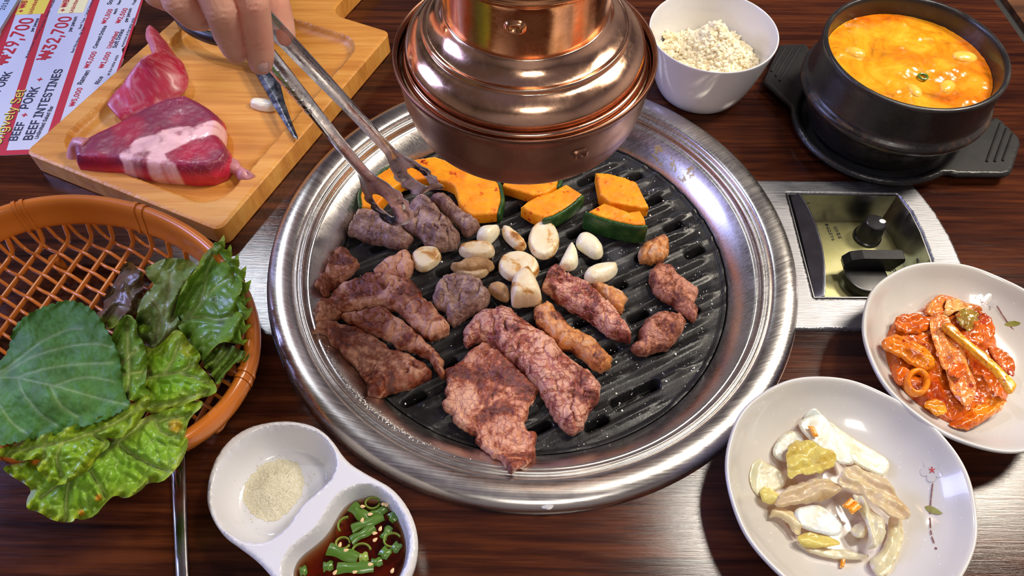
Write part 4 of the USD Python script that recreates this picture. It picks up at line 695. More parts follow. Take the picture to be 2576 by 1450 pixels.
# twisted strip behind it: a ribbon of meat
ctr = [(870, 860, .007), (960, 790, .010), (1060, 720, .013), (1160, 640, .016), (1235, 560, .020), (1260, 470, .024), (1225, 390, .028), (1175, 300, .031), (1145, 215, .033)]
wid = [.011, .0155, .0185, .0205, .0205, .0175, .0135, .0105, .004]; twist = [.15, .2, .35, .55, .8, 1.05, 1.15, 1.2, 1.2]
C_ = spline([W(*z1([(x, y)])[0], RB + z) for x, y, z in ctr], 10); wv = np.interp(np.linspace(0, 8, len(C_)), np.arange(9), wid); tw = np.interp(np.linspace(0, 8, len(C_)), np.arange(9), twist)
T_ = np.gradient(C_, axis=0); T_ /= np.linalg.norm(T_, axis=1, keepdims=True); S0 = np.cross(T_, [0, 0, 1.0]); S0 /= np.linalg.norm(S0, axis=1, keepdims=True); U0 = np.cross(S0, T_)
na = 36; an = np.linspace(0, 2 * np.pi, na, endpoint=False); vv = []; tc_ = []
for i in range(len(C_)):
    s_, u_ = S0[i] * math.cos(tw[i]) - U0[i] * math.sin(tw[i]), U0[i] * math.cos(tw[i]) + S0[i] * math.sin(tw[i])
    ca, sa = np.sign(np.cos(an)) * np.abs(np.cos(an)) ** .62, np.sign(np.sin(an)) * np.abs(np.sin(an)) ** .62
    th = .0052 * min(1, wv[i] / .012)
    q = C_[i] + np.outer(ca * wv[i], s_) + np.outer(sa * th, u_); q = q + (.0028 * (meshkit.fbm(q * 110, 3, 7) - .5))[:, None] * u_; q[:, 2] = np.maximum(q[:, 2], RB + .0004)
    vv.append(q); e_ = np.abs(np.cos(an)) ** 8; n_ = meshkit.fbm(np.c_[q @ S0[i] * 420, q @ T_[i] * 60, q[:, 2] * 300], 3, 9); str_ = ss(.50, .60, n_)
    tc_.append((RED * 1.15)[None] * (1 - .6 * e_ - .45 * str_ * (1 - .6 * e_))[:, None] + PALE[None] * (.6 * e_ + .45 * str_ * (1 - .6 * e_))[:, None])
vv = np.vstack(vv); k_ = na; n_ = len(C_); i, j = np.meshgrid(np.arange(n_ - 1), np.arange(k_), indexing='ij'); j2 = (j + 1) % k_
qd = np.stack([i * k_ + j, i * k_ + j2, (i + 1) * k_ + j2, (i + 1) * k_ + j], -1).reshape(-1, 4); vv = np.vstack([vv, C_[:1], C_[-1:]]); tc_ = np.vstack([*tc_, RED[None], RED[None]])
jj = np.arange(k_); f_ = np.vstack([qd[:, [0, 2, 1]], qd[:, [0, 3, 2]], np.c_[np.full(k_, len(vv) - 2), jj, (jj + 1) % k_], np.c_[np.full(k_, len(vv) - 1), (n_ - 1) * k_ + (jj + 1) % k_, (n_ - 1) * k_ + jj]])
single('raw_beef_strip', mesh(vv, f_[:, ::-1]), 'raw_beef', 'twisted strip of raw red beef lying behind the thick steak on the board', 'beef', smooth=True, tint=tc_)
gp = Polygon(chaikin(WP(z1([(1870, 790), (1900, 740), (1990, 745), (2060, 760), (2090, 800), (2050, 830), (1960, 825)]), RB + .003), 2, True))
m_, _ = relief(gp, lambda x, y, d: RB + .0004 + .0062 * edge_round(d / .005) * (d > 1e-9) + .001 * (d <= 1e-9), lambda x, y, d: RB + .0003 + 0 * d, .0009)
single('garlic_clove', m_, 'garlic', 'small white garlic piece lying on the cutting board by the scissors blade', 'garlic', smooth=True)

# fat flap on the steak's left end, drippings and a wisp of smoke
fq = spline([W(x, y, RB + zz) for (x, y), zz in zip(z1([(545, 1200), (548, 1120), (580, 1070), (650, 1085)]), (.006, .014, .0205, .0215))], 8); ft = tube(fq, .0042, 12, flat=(1.1, .8)); fv = ft.vertices + (.0014 * (meshkit.fbm(ft.vertices * 300, 3, 5) - .5))[:, None]
part(steak, 'fat_flap', mesh(fv, ft.faces), 'raw_beef', True, label='pale fat flap at the left end', tint=np.tile(PALE * 1.1, (len(fv), 1)))
mat('smoke_haze', {'tc': ('texture_coordinate', {}), 'n': ('noise_texture', dict(scale=60, detail=3, distortion=.5)), 'm': ('map_range', dict(from_min=.45, from_max=.75, to_min=0.0, to_max=9.0, clamp=True)), 'v': ('principled_volume', dict(color=(.95, .95, .97), anisotropy=.2))}, [('tc.object', 'n.vector'), ('n.fac', 'm.value'), ('m.result', 'v.density')], None, 'v.volume')
sm = spline([W(1545, 640, .0), W(1556, 640, .02), W(1540, 650, .04), W(1552, 660, .06)], 8); single('smoke', tube(sm, np.linspace(.004, .010, len(sm)), 12), 'smoke_haze', 'thin wisp of smoke rising near the green rind pumpkin wedge', 'smoke', kind='stuff', smooth=True)
# ---------------- rice bowl ----------------
surf('white_melamine', (.71, .71, .74), .16, coat_weight=.3, coat_roughness=.06)
RBC = np.array([.1653, .5286])
bo = chaikin([(0, .0004), (.028, .0004), (.0335, .001), (.0375, .005), (.0425, .016), (.0475, .034), (.0510, .050), (.0534, .0612), (.0532, .0628), (.0522, .0628), (.0514, .0615), (.0490, .050), (.0455, .034), (.0405, .017), (.034, .0085), (.0, .006)], 2)
t = thing('rice_bowl', 'white melamine bowl of steamed rice standing behind the grill', 'bowl', (*RBC, 0))
part(t, 'bowl', lathe(bo, RBC, 128), 'white_melamine', 50)
surf('rice_grain', (.90, .78, .52), .4, color2=(.93, .85, .64), scale=90)
def rice_h(x, y):
    dx, dy = x - RBC[0], y - RBC[1]; d = np.hypot(dx - .003, dy - .004)
    return .030 + .030 * np.exp(-(d / .0215) ** 2) + .0075 * fbm2(x, y, 95, 4) * 2 + .004 * (dx < -.01) * 0
g = np.random.default_rng(11); o = trimesh.creation.icosphere(1, 1.0); ms = []
p, tr, d = fill(Point(*RBC).buffer(.0425), .002); ms.append(mesh(np.c_[p, rice_h(p[:, 0], p[:, 1]) - .001], tr))
for _ in range(2600):
    a, r = g.uniform(0, 6.283), .0440 * math.sqrt(g.uniform(0, 1)); x, y = RBC[0] + r * math.cos(a), RBC[1] + r * math.sin(a)
    z_ = rice_h(np.array([x]), np.array([y]))[0] + g.uniform(-.0014, .0016)
    if r > np.interp(z_, [.0085, .017, .034, .05, .0615], [.034, .0405, .0455, .049, .0514]) - .002: continue
    M_ = trimesh.transformations.euler_matrix(g.normal(0, .5), g.normal(0, .5), g.uniform(0, 6.28))[:3, :3]
    ms.append(mesh((o.vertices * (.0039 * g.uniform(.85, 1.1), .00165 * g.uniform(.9, 1.15), .0015)) @ M_.T + (x, y, z_), o.faces))
single('steamed_rice', cat(ms), 'rice_grain', 'heap of off-white steamed rice in the white bowl', 'rice', kind='stuff', smooth=True)

# ---------------- stone pot on its tray ----------------
PC = np.array([.3075, .4778])
surf('tray_black', (.014, .014, .015), .33, color2=(.022, .021, .021), scale=60, bump=.1, bscale=900, bdist=.0002)
tz = .0125
earL = WP([(1962, 110), (2030, 108), (2075, 190), (2050, 300), (1990, 262), (1922, 202)], tz); earR = WP([(2510, 290), (2566, 345), (2569, 362), (2546, 432), (2530, 439), (2410, 438), (2420, 330)], tz)
tp = unary_union([Point(*PC).buffer(.0705, 64), Polygon(earL).convex_hull, Polygon(earR).convex_hull]).buffer(.012, 12).buffer(-.012, 12).buffer(-.004, 8).buffer(.004, 8)
def trz(x, y, d):
    r = np.hypot(x - PC[0], y - PC[1]); return .0068 + .0056 * ss(.0605, .0665, r) - .0016 * (1 - edge_round(d / .0022))
m_, _ = relief(tp, trz, lambda x, y, d: .0004 + .0082 * ss(.052, .066, np.hypot(x - PC[0], y - PC[1])), .0016)
t = thing('pot_tray', 'black tray with two ribbed handles under the stone pot', 'tray', (*PC, 0))
part(t, 'tray', m_, 'tray_black', 40)
for a, b in (((1975, 122), (1940, 180)), ((1993, 122), (1951, 192)), ((2011, 122), (1961, 204)), ((2517, 310), (2482, 407)), ((2532, 324), (2502, 407)), ((2547, 337), (2522, 405))):
    A, B = W(*a, tz), W(*b, tz); A[2] = B[2] = .0126; part(t, 'grip_ridge', tube(A + np.linspace(0, 1, 10)[:, None] * (B - A), .0011, 8), 'tray_black')
mat('black_stoneware', {'tc': ('texture_coordinate', {}), 'a': ('noise_texture', dict(scale=60, detail=6, roughness=.7)), 's': ('separate_xyz', {}), 'zr': ('map_range', dict(from_min=.036, from_max=.046, clamp=True)), 'zt': ('map_range', dict(from_min=.058, from_max=.046, clamp=True)), 'zz': ('math', dict(math_type='multiply')), 'ar': ('map_range', dict(from_min=.50, from_max=.62, clamp=True)), 'm': ('math', dict(math_type='multiply')), 'mc': ('mix_color', dict(a=(.016, .014, .014), b=(.10, .045, .022))), 'mr': ('map_range', dict(from_min=.35, from_max=.65, to_min=.2, to_max=.42, clamp=True)), 'f': ('noise_texture', dict(scale=700, detail=3)), 'bp': ('bump', dict(strength=.18, distance=.0004)), 'p': ('principled_bsdf', dict(specular_ior_level=.6))},
    [('tc.object', 'a.vector'), ('tc.object', 's.vector'), ('s.z', 'zr.value'), ('s.z', 'zt.value'), ('zr.result', 'zz.value1'), ('zt.result', 'zz.value2'), ('a.fac', 'ar.value'), ('ar.result', 'm.value1'), ('zz.value', 'm.value2'), ('m.value', 'mc.fac'), ('mc.result', 'p.base_color'), ('a.fac', 'mr.value'), ('mr.result', 'p.roughness'), ('tc.object', 'f.vector'), ('f.fac', 'bp.height'), ('bp.normal', 'p.normal')])
po = chaikin([(0, .0076), (.050, .0076), (.0555, .0095), (.0592, .0155), (.0640, .028), (.0695, .0395), (.0738, .0450), (.0747, .0480), (.0738, .0510), (.0712, .0530), (.0700, .0555), (.0694, .066), (.0690, .078), (.0694, .0835), (.0688, .0856), (.0668, .0862), (.0650, .0852), (.0638, .080), (.0630, .060), (.055, .03), (0, .02)], 2)
t = thing('stone_pot', 'black earthenware pot of bubbling orange stew on the ribbed tray', 'pot', (*PC, 0))
part(t, 'pot', lathe(po, PC, 160), 'black_stoneware', 45)
mat('stew_broth', {'tc': ('texture_coordinate', {}), 'a': ('noise_texture', dict(scale=42, detail=6, roughness=.65, distortion=.8)), 'b': ('noise_texture', dict(scale=22, detail=3)), 'f': ('noise_texture', dict(scale=420, detail=4, roughness=.7)), 'rm': ('rgb_ramp', {'ramp': [(.30, (.34, .13, .005)), (.42, (.66, .24, .007)), (.54, (.80, .33, .010)), (.70, (.86, .45, .03))]}), 'br': ('rgb_ramp', {'ramp': [(.45, (1, 1, 1)), (.62, (1.0, .62, .5))]}), 'mc': ('mix_color', dict(blend_type='multiply', fac=1.0)), 'bp': ('bump', dict(strength=.22, distance=.0006)), 'p': ('principled_bsdf', dict(roughness=.2, coat_weight=.3, coat_roughness=.05))},
    [('tc.object', 'a.vector'), ('tc.object', 'b.vector'), ('tc.object', 'f.vector'), ('a.fac', 'rm.fac'), ('b.fac', 'br.fac'), ('rm.color', 'mc.a'), ('br.color', 'mc.b'), ('mc.result', 'p.base_color'), ('f.fac', 'bp.height'), ('bp.normal', 'p.normal')])
p, tr, d = fill(Point(*PC).buffer(.0632, 64), .0011)
zs = .0705 + .0030 * np.clip(fbm2(p[:, 0], p[:, 1], 55, 3) + .05, 0, 1) * 2 * np.clip(d / .01, 0, 1) + .0012 * fbm2(p[:, 0], p[:, 1], 210, 4) + .0018 * np.exp(-(((p[:, 0] - PC[0] + .012) ** 2 + (p[:, 1] - PC[1] + .006) ** 2) / .00018))
single('stew', mesh(np.c_[p, zs], tr), 'stew_broth', 'thick orange yellow stew with lumps filling the black pot', 'stew', kind='stuff', smooth=True)
surf('scallion_green', (.035, .11, .008), .3, color2=(.12, .23, .025), scale=250, stretch=(40, 900, 40, 0), coat_weight=.4, coat_roughness=.08); surf('tofu', (.82, .40, .03), .25, color2=(.86, .52, .08), scale=120, coat_weight=.3)
for k, (x, y, s) in enumerate(((2430, 140, 26), (2385, 215, 22), (2300, 225, 20), (2150, 130, 22))):
    c_ = W(x, y, .0712); L_ = s / 2900
    single('potato_chunk', move(ellips((0, 0, 0), (L_ * 1.2, L_ * .8, .0045), n=3), (*c_[:2], .0690), rz=k * .9, rx=.12 * (k % 3 - 1), ry=.1), 'tofu', ['pale yellow lump at the right rear of the stew', 'yellow lump at the right of the stew toward the front', 'yellow lump by the front edge of the stew', 'yellow lump at the left of the stew', 'small yellow lump left of the red centre of the stew', 'yellow lump against the right wall of the pot', 'yellow lump near the rear of the stew'][k], 'potato', smooth=True)
single('green_pepper_slice', tube([(*(W(2322, 193, .0722)[:2] + .0032 * np.array([math.cos(a), math.sin(a)])), .0724) for a in np.linspace(0, 2 * np.pi, 18, endpoint=False)], .0009, 8, closed=True), 'scallion_green', 'green pepper ring floating right of the middle of the stew', 'pepper')

# ---------------- two side-dish plates ----------------
mat('speckled_glaze', {'tc': ('texture_coordinate', {}), 'v': ('voronoi_texture', dict(scale=340, randomness=1.0)), 'vm': ('map_range', dict(from_min=.10, from_max=.20, to_min=1.0, to_max=0.0, clamp=True)), 'n': ('noise_texture', dict(scale=300, detail=2)), 'nm': ('map_range', dict(from_min=.50, from_max=.62, clamp=True)), 'm': ('math', dict(math_type='multiply')), 'g': ('noise_texture', dict(scale=16, detail=3)), 'gr': ('rgb_ramp', {'ramp': [(.35, (.55, .535, .505)), (.65, (.62, .605, .57))]}), 'mc': ('mix_color', dict(b=(.76, .75, .73))), 'w': ('noise_texture', dict(scale=45, detail=2)), 'bp': ('bump', dict(strength=.08, distance=.002)), 'p': ('principled_bsdf', dict(roughness=.2, coat_weight=.5, coat_roughness=.05))},
    [('tc.object', 'v.vector'), ('v.distance', 'vm.value'), ('tc.object', 'n.vector'), ('n.fac', 'nm.value'), ('vm.result', 'm.value1'), ('nm.result', 'm.value2'), ('tc.object', 'g.vector'), ('g.fac', 'gr.fac'), ('gr.color', 'mc.a'), ('m.value', 'mc.fac'), ('mc.result', 'p.base_color'), ('tc.object', 'w.vector'), ('w.fac', 'bp.height'), ('bp.normal', 'p.normal'), ('bp.normal', 'p.coat_normal')])
PIN = np.array([(0, .0118), (.030, .0124), (.040, .0142), (.050, .0185), (.060, .0265), (.0665, .0345)])
def plate(c, r, name, label):
    k = r / .0700
    pr = chaikin([(0, .003), (.030, .003), (.0315, .0005), (.0345, .0005), (.0362, .003), (.046, .0085), (.058, .0195), (.0665, .0295), (.0697, .0338), (.0702, .0356), (.0693, .0370), (.0676, .0366), (.0655, .0340), (.060, .0265), (.050, .0185), (.040, .0142), (.030, .0124), (0, .0118)], 2) * (k, 1)
    wob = lambda r_, z_, a: (r_ * (1 + .008 * np.sin(3 * a + 1) * (r_ / .07) + .003 * np.sin(11 * a)), z_ * (1 + .02 * np.sin(5 * a)))
    t = thing(name, label, 'plate', (*c, 0)); part(t, 'dish', lathe(pr, c, 160, wob), 'speckled_glaze', 50); return t
KC, KR, WC, WR = np.array([.2977, .2422]), .0697, np.array([.1954, .1511]), .0708
def pz(x, y, c, r): return np.interp(np.hypot(x - c[0], y - c[1]) * .07 / r, PIN[:, 0], PIN[:, 1])
def on_plate_px(px, c, r, up=0.0):
    out = []
    for x, y in px:
        z = .02
        for _ in range(8): q = W(x, y, z); z = float(pz(q[0], q[1], c, r)) + up
        out.append((q[0], q[1]))
    return np.array(out)
def decal(t, px, c, r, material, name, buf=None, label=None):
    q = on_plate_px(px, c, r); pl = Polygon(q).buffer(0) if buf is None else LineString(q).buffer(buf, 3)
    p, tr, d = fill(pl, .0012); part(t, name, mesh(np.c_[p, pz(p[:, 0], p[:, 1], c, r) + .00045], tr), material, True, label=label)
surf('glaze_petal', (.56, .545, .515), .15, coat_weight=.5); surf('glaze_red', (.50, .06, .05), .3); surf('glaze_brown', (.16, .06, .055), .3, color2=(.28, .13, .12), scale=300); surf('glaze_olive', (.21, .21, .03), .3, color2=(.32, .32, .09), scale=150)
def motif(t, c, r, ctr, rad, stem, leafpx):
    for k in range(5):
        a = k * 1.2566 + .4; decal(t, ov(ctr[0] + rad * math.cos(a), ctr[1] + rad * math.sin(a), rad * .62, rad * .62), c, r, 'glaze_petal', 'painted_petal')
    for k in range(5):
        a = k * 1.2566 + .9; decal(t, [ctr, (ctr[0] + 9 * math.cos(a), ctr[1] + 9 * math.sin(a))], c, r, 'glaze_red', 'painted_star', .00028, 'red star at the middle of the painted flower')
    for a, b in stem: decal(t, [a, ((a[0] + b[0]) / 2, (a[1] + b[1]) / 2), b], c, r, 'glaze_brown', 'painted_stem', .00030, 'thin brown painted stem')
    decal(t, leafpx, c, r, 'glaze_olive', 'painted_leaf', None, 'olive painted leaf')
kp = plate(KC, KR, 'kimchi_plate', 'speckled white plate of red kimchi at the right edge'); wp_ = plate(WC, WR, 'white_kimchi_plate', 'speckled white plate of pale cabbage pickle at the lower right')
k4 = lambda p: Z(2120, 640, 2.789, p); k3 = lambda p: Z(1780, 900, 2.636, p)
motif(kp, KC, KR, k4([(1038, 291)])[0], 16, [tuple(k4([(1088, 355), (1120, 425)])), tuple(k4([(1120, 425), (1165, 500)])), tuple(k4([(1170, 508), (1215, 560)])), tuple(k4([(1222, 566), (1270, 602)]))], k4([(1130, 495), (1160, 475), (1210, 464), (1262, 470), (1240, 495), (1190, 510), (1150, 510)]))
motif(wp_, WC, WR, k3([(1486, 748)])[0], 19, [tuple(k3([(1490, 835), (1478, 940)])), tuple(k3([(1478, 940), (1472, 1040)])), tuple(k3([(1471, 1062), (1476, 1135)])), tuple(k3([(1477, 1145), (1482, 1180)])), tuple(k3([(1483, 1188), (1500, 1235)])), tuple(k3([(1527, 1310), (1532, 1345)]))], k3([(1437, 990), (1465, 982), (1510, 998), (1560, 1038), (1520, 1042), (1470, 1032), (1445, 1010)]))
decal(wp_, [k3([(1511 + 8 * math.cos(a), 1268 + 8 * math.sin(a))])[0] for a in np.linspace(0, 6.283, 14)], WC, WR, 'glaze_brown', 'painted_ring', .00022)
decal(wp_, k3([(1503, 1335), (1560, 1325), (1590, 1370), (1612, 1455), (1560, 1470), (1525, 1420)]), WC, WR, 'glaze_brown', 'painted_stamp', None, 'reddish brown painted block')
mat('kimchi_sauce', {'tc': ('texture_coordinate', {}), 'a': ('noise_texture', dict(scale=70, detail=5, distortion=.6)), 'at': ('attribute', {'attribute': 'tint'}), 'f': ('noise_texture', dict(scale=330, detail=4, roughness=.7)), 'fr': ('rgb_ramp', {'ramp': [(.56, (0, 0, 0)), (.66, (1, 1, 1))]}), 'rm': ('rgb_ramp', {'ramp': [(.34, (.62, .30, .16)), (.5, (1, 1, 1)), (.7, (1.12, 1.25, 1.1))]}), 'm1': ('mix_color', dict(blend_type='multiply', fac=1.0)), 'm2': ('mix_color', dict(b=(.40, .025, .006))), 'bp': ('bump', dict(strength=.22, distance=.0006)), 'p': ('principled_bsdf', dict(roughness=.22, coat_weight=.3, coat_roughness=.07))},
    [('tc.object', 'a.vector'), ('tc.object', 'f.vector'), ('a.fac', 'rm.fac'), ('at.color', 'm1.a'), ('rm.color', 'm1.b'), ('m1.result', 'm2.a'), ('f.fac', 'fr.fac'), ('fr.color', 'fs.value1'), ('fs.value', 'm2.fac'), ('m2.result', 'p.base_color'), ('f.fac', 'bp.height'), ('bp.normal', 'p.normal'), ('bp.normal', 'p.coat_normal')][:7] + [('f.fac', 'fr.fac'), ('fr.color', 'm2.fac'), ('m2.result', 'p.base_color'), ('f.fac', 'bp.height'), ('bp.normal', 'p.normal'), ('bp.normal', 'p.coat_normal')])
mat('pale_pickle', {'tc': ('texture_coordinate', {}), 'a': ('noise_texture', dict(scale=60, detail=4, distortion=.5)), 'at': ('attribute', {'attribute': 'tint'}), 'f': ('noise_texture', dict(scale=300, detail=4)), 'rm': ('rgb_ramp', {'ramp': [(.32, (.80, .70, .52)), (.5, (1, 1, 1)), (.7, (1.06, 1.05, 1.04))]}), 'm1': ('mix_color', dict(blend_type='multiply', fac=1.0)), 'bp': ('bump', dict(strength=.15, distance=.0005)), 'p': ('principled_bsdf', dict(roughness=.36, coat_weight=.15, coat_roughness=.12, subsurface_weight=.3, subsurface_scale=.003))},
    [('tc.object', 'a.vector'), ('tc.object', 'f.vector'), ('a.fac', 'rm.fac'), ('at.color', 'm1.a'), ('rm.color', 'm1.b'), ('m1.result', 'p.base_color'), ('f.fac', 'bp.height'), ('bp.normal', 'p.normal'), ('bp.normal', 'p.coat_normal')])
def flake(px, z0, th, amp, tint, material, name, label, cat_, seed, c, r, slope=(0, 0), freq=120, arch=0.0, step=.0008, fold=0.0, group=None):
    """a soft piece of leaf lying on the plate: outline traced at its own height"""
    pl = Polygon(chaikin(WP(px, z0), 2, True)).buffer(0); pl = pl if pl.geom_type == 'Polygon' else max(pl.geoms, key=lambda g: g.area); cx, cy = pl.centroid.x, pl.centroid.y
    g = np.random.default_rng(seed); pc_ = np.array(pl.exterior.coords) - [cx, cy]; e_, ev_ = np.linalg.eigh(pc_.T @ pc_); fa = math.atan2(ev_[1, 0], ev_[0, 0])
    b = resample(np.array(pl.exterior.coords)[:-1], .0010, True); b = b + (b - b.mean(0)) / np.maximum(np.linalg.norm(b - b.mean(0), axis=1, keepdims=True), 1e-6) * (fbm2(b[:, 0], b[:, 1], 330, seed + 4) * min(.0030, .9 * amp + 8 * fold * .2))[:, None]
    pl = Polygon(b).buffer(0); pl = pl if pl.geom_type == 'Polygon' else max(pl.geoms, key=lambda g: g.area)
    def mid(x, y, d):
        w = (x - cx) * math.cos(fa) + (y - cy) * math.sin(fa)
        z = z0 + slope[0] * (x - cx) + slope[1] * (y - cy) + amp * 2 * fbm2(x, y, freq, seed) + amp * fbm2(x, y, freq * 2.7, seed + 3) + fold * np.sin(w / .0013 + 7 * fbm2(x, y, 60, seed + 7)) + arch * (np.clip(d / .008, 0, 1) - .6)
        return np.maximum(z, pz(x, y, c, r) + th / 2 + .0006)
    m_, d = relief(pl, lambda x, y, d: mid(x, y, d) + th / 2 * edge_round(d / (th * .45)), lambda x, y, d: np.maximum(mid(x, y, d) - th / 2 * edge_round(d / (th * .45)), pz(x, y, c, r) + .0003), step, seed)
    n = len(m_.vertices); tn = np.tile(np.array(tint), (n, 1)) * (1 + .35 * fbm2(m_.vertices[:, 0], m_.vertices[:, 1], 170, seed + 1))[:, None]
    return single(name, m_, material, label, cat_, group, smooth=True, tint=np.clip(tn, 0, 1))
ORR, ORG, YEL, PNK2, GRB = (.60, .115, .004), (.76, .215, .007), (.82, .37, .022), (.70, .25, .05), (.28, .17, .02)
def mound(px, c, r, top, tint, label):
    pl = Polygon(chaikin(WP(px, .018), 2, True)).buffer(0)
    f_ = lambda x, y, d: pz(x, y, c, r) + .0006 + np.maximum(0, (top - .0125)) * edge_round(d / .022, 1.6) * (.85 + .9 * fbm2(x, y, 90, 61)) * (d > 1e-9) + .0032 * np.abs(fbm2(x, y, 200, 62)) * np.clip(d / .004, 0, 1) * 2
    m_, d = relief(pl, f_, lambda x, y, d: pz(x, y, c, r) + .0003, .0012); n = len(m_.vertices)
    single('chopped_kimchi', m_, 'kimchi_sauce', label, 'kimchi', kind='stuff', smooth=True, tint=np.tile(tint, (n, 1)) * (1 + .6 * fbm2(m_.vertices[:, 0], m_.vertices[:, 1], 150, 5))[:, None])
mound(k4([(510, 420), (640, 300), (760, 310), (960, 390), (1050, 490), (1100, 640), (1190, 760), (1210, 880), (1170, 1030), (1050, 1140), (900, 1225), (760, 1195), (640, 1130), (520, 1050), (430, 960), (340, 840), (295, 700), (300, 580), (375, 440)]), KC, KR, .026, (.60, .12, .005), 'mass of chopped red kimchi filling the plate at the right edge')
def kim(px, z0, tint, label, seed, **kw):
    a = dict(th=.0020, amp=.0018, fold=.0007, freq=110); a.update(kw); flake(k4(px), z0, a['th'], a['amp'], tint, 'kimchi_sauce', 'kimchi_piece', label, 'kimchi', seed, KC, KR, **{k: v for k, v in a.items() if k not in ('th', 'amp')})
kim([(370, 440), (430, 410), (560, 430), (625, 480), (600, 545), (450, 555), (358, 520)], .0255, ORR, 'red orange kimchi piece at the upper left of the pile', 71)
kim([(560, 400), (640, 295), (700, 288), (725, 330), (700, 420), (620, 432)], .0250, PNK2, 'pinkish kimchi leaf at the far top of the pile', 72)
kim([(700, 410), (725, 310), (770, 300), (850, 328), (960, 372), (1000, 402), (900, 400), (800, 395), (740, 440)], .0265, (.78, .40, .12), 'pale kimchi stalk along the top right of the pile', 73)
kim([(950, 420), (1010, 410), (1062, 480), (1075, 570), (1010, 625), (955, 560)], .0250, ORR, 'dark red kimchi leaf at the upper right of the pile', 74)
kim([(600, 450), (700, 420), (760, 470), (800, 600), (870, 700), (882, 800), (942, 880), (930, 1000), (870, 1085), (800, 1000), (740, 900), (700, 800), (650, 700), (620, 560)], .0285, (.74, .25, .055), 'broad glossy pale orange cabbage leaf across the middle of the kimchi', 75, amp=.0022)
kim([(275, 620), (290, 570), (400, 555), (500, 600), (600, 680), (662, 740), (645, 800), (560, 808), (450, 745), (350, 695), (280, 655)], .0290, ORG, 'thick orange kimchi flap at the left of the pile', 76, th=.0038, arch=.002)
kim([(780, 420), (850, 382), (930, 400), (952, 470), (922, 545), (860, 535), (810, 480)], .0285, GRB, 'greenish brown kimchi leaf near the top right', 77, amp=.003, fold=.0008)
kim([(1000, 640), (1100, 660), (1200, 760), (1215, 870), (1150, 850), (1060, 760)], .0245, (.58, .12, .012), 'dark red kimchi leaf at the right of the pile under the stalk strip', 78)
kim([(740, 1180), (860, 1130), (960, 1040), (1080, 985), (1175, 1020), (1120, 1095), (1000, 1165), (900, 1230), (800, 1222)], .0240, ORG, 'rolled orange kimchi leaf at the front right of the pile', 79, fold=.0010, arch=.002)
kim([(550, 1050), (640, 1015), (745, 1060), (722, 1135), (640, 1135)], .0235, YEL, 'pale yellow kimchi piece at the front of the pile', 80)
kim([(330, 830), (400, 785), (475, 810), (492, 870), (440, 935), (378, 900)], .0245, ORR, 'small red kimchi lump at the lower left of the pile', 81, th=.005)
kim([(735, 800), (800, 752), (856, 770), (866, 830), (800, 878), (748, 850)], .0325, (.70, .12, .01), 'small curled red kimchi scrap on the broad pale leaf', 82, fold=.0012)
kim([(680, 510), (720, 472), (780, 500), (860, 600), (1000, 700), (1100, 800), (1205, 900), (1225, 940), (1172, 995), (1130, 930), (1060, 830), (950, 740), (850, 650), (740, 560)], .0335, YEL, 'long yellow orange cabbage stalk strip lying on top of the kimchi', 83, th=.0055, amp=.0006, fold=0)
lp = [W(*k4([(520 + 68 * math.cos(a), 900 + 78 * math.sin(a))])[0], .0275 + .002 * math.sin(a)) for a in np.linspace(0, 2 * np.pi, 28, endpoint=False)]
m_ = tube(lp, .0036, 10, closed=True, flat=(.55, 1)); single('kimchi_piece', m_, 'kimchi_sauce', 'curled loop of orange kimchi at the lower left of the pile', 'kimchi', smooth=True, tint=np.tile(ORG, (len(m_.vertices), 1)))
WHT, CRM, TNL, YLW = (.70, .67, .60), (.66, .56, .38), (.60, .43, .26), (.66, .49, .12)
def wk(px, z0, tint, label, seed, name='pickled_cabbage', cat_='pickle', **kw):
    a = dict(th=.0020, amp=.0014, freq=80); a.update(kw); flake(k3(px), z0, a['th'], a['amp'], tint, 'pale_pickle', name, label, cat_, seed, WC, WR, **{k: v for k, v in a.items() if k not in ('th', 'amp')})
wk([(620, 410), (680, 348), (735, 372), (800, 430), (760, 470), (650, 430)], .0190, WHT, 'tip of a white cabbage stem at the very top of the pickle', 90, amp=.0004)
wk([(790, 415), (900, 495), (1100, 615), (1212, 688), (1192, 772), (1150, 795), (1000, 725), (880, 625), (760, 480)], .0175, (.70, .64, .48), 'flat cream cabbage stem at the right rear of the pickle', 91, amp=.0005)
wk([(408, 635), (500, 500), (600, 478), (655, 545), (600, 645), (522, 715)], .0185, WHT, 'small white cabbage stem piece at the left rear of the pickle', 92, amp=.0006, th=.0016)
wk([(583, 425), (742, 368), (775, 390), (865, 500), (985, 690), (950, 720), (850, 700), (740, 605), (640, 515)], .0225, WHT, 'white rectangular cabbage stem with an orange fleck on it', 93, amp=.0005, th=.0020)
wk([(252, 820), (310, 662), (400, 698), (525, 780), (515, 855), (420, 905), (330, 935)], .0185, CRM, 'pale cabbage stem at the far left of the pickle', 94, amp=.0007, th=.0016)
wk([(570, 1000), (720, 968), (800, 1008), (908, 1108), (872, 1195), (760, 1172), (620, 1135), (580, 1072)], .0205, (.70, .68, .64), 'smooth white cabbage stem at the front left of the pickle', 95, amp=.0005, th=.0020)
wk([(570, 1200), (700, 1262), (900, 1272), (1110, 1318), (980, 1345), (760, 1325), (630, 1282)], .0170, CRM, 'translucent pale strip along the front of the pickle', 96)
wk([(575, 1195), (640, 1155), (760, 1172), (885, 1205), (885, 1245), (760, 1265), (620, 1252)], .0205, YLW, 'yellow cabbage leaf edge below the smooth white stem', 97, fold=.0008)
wk([(328, 930), (370, 850), (440, 880), (490, 900), (470, 960), (400, 980)], .0215, (.80, .62, .20), 'small frilled yellow leaf at the left end of the pickle', 98, fold=.0014)
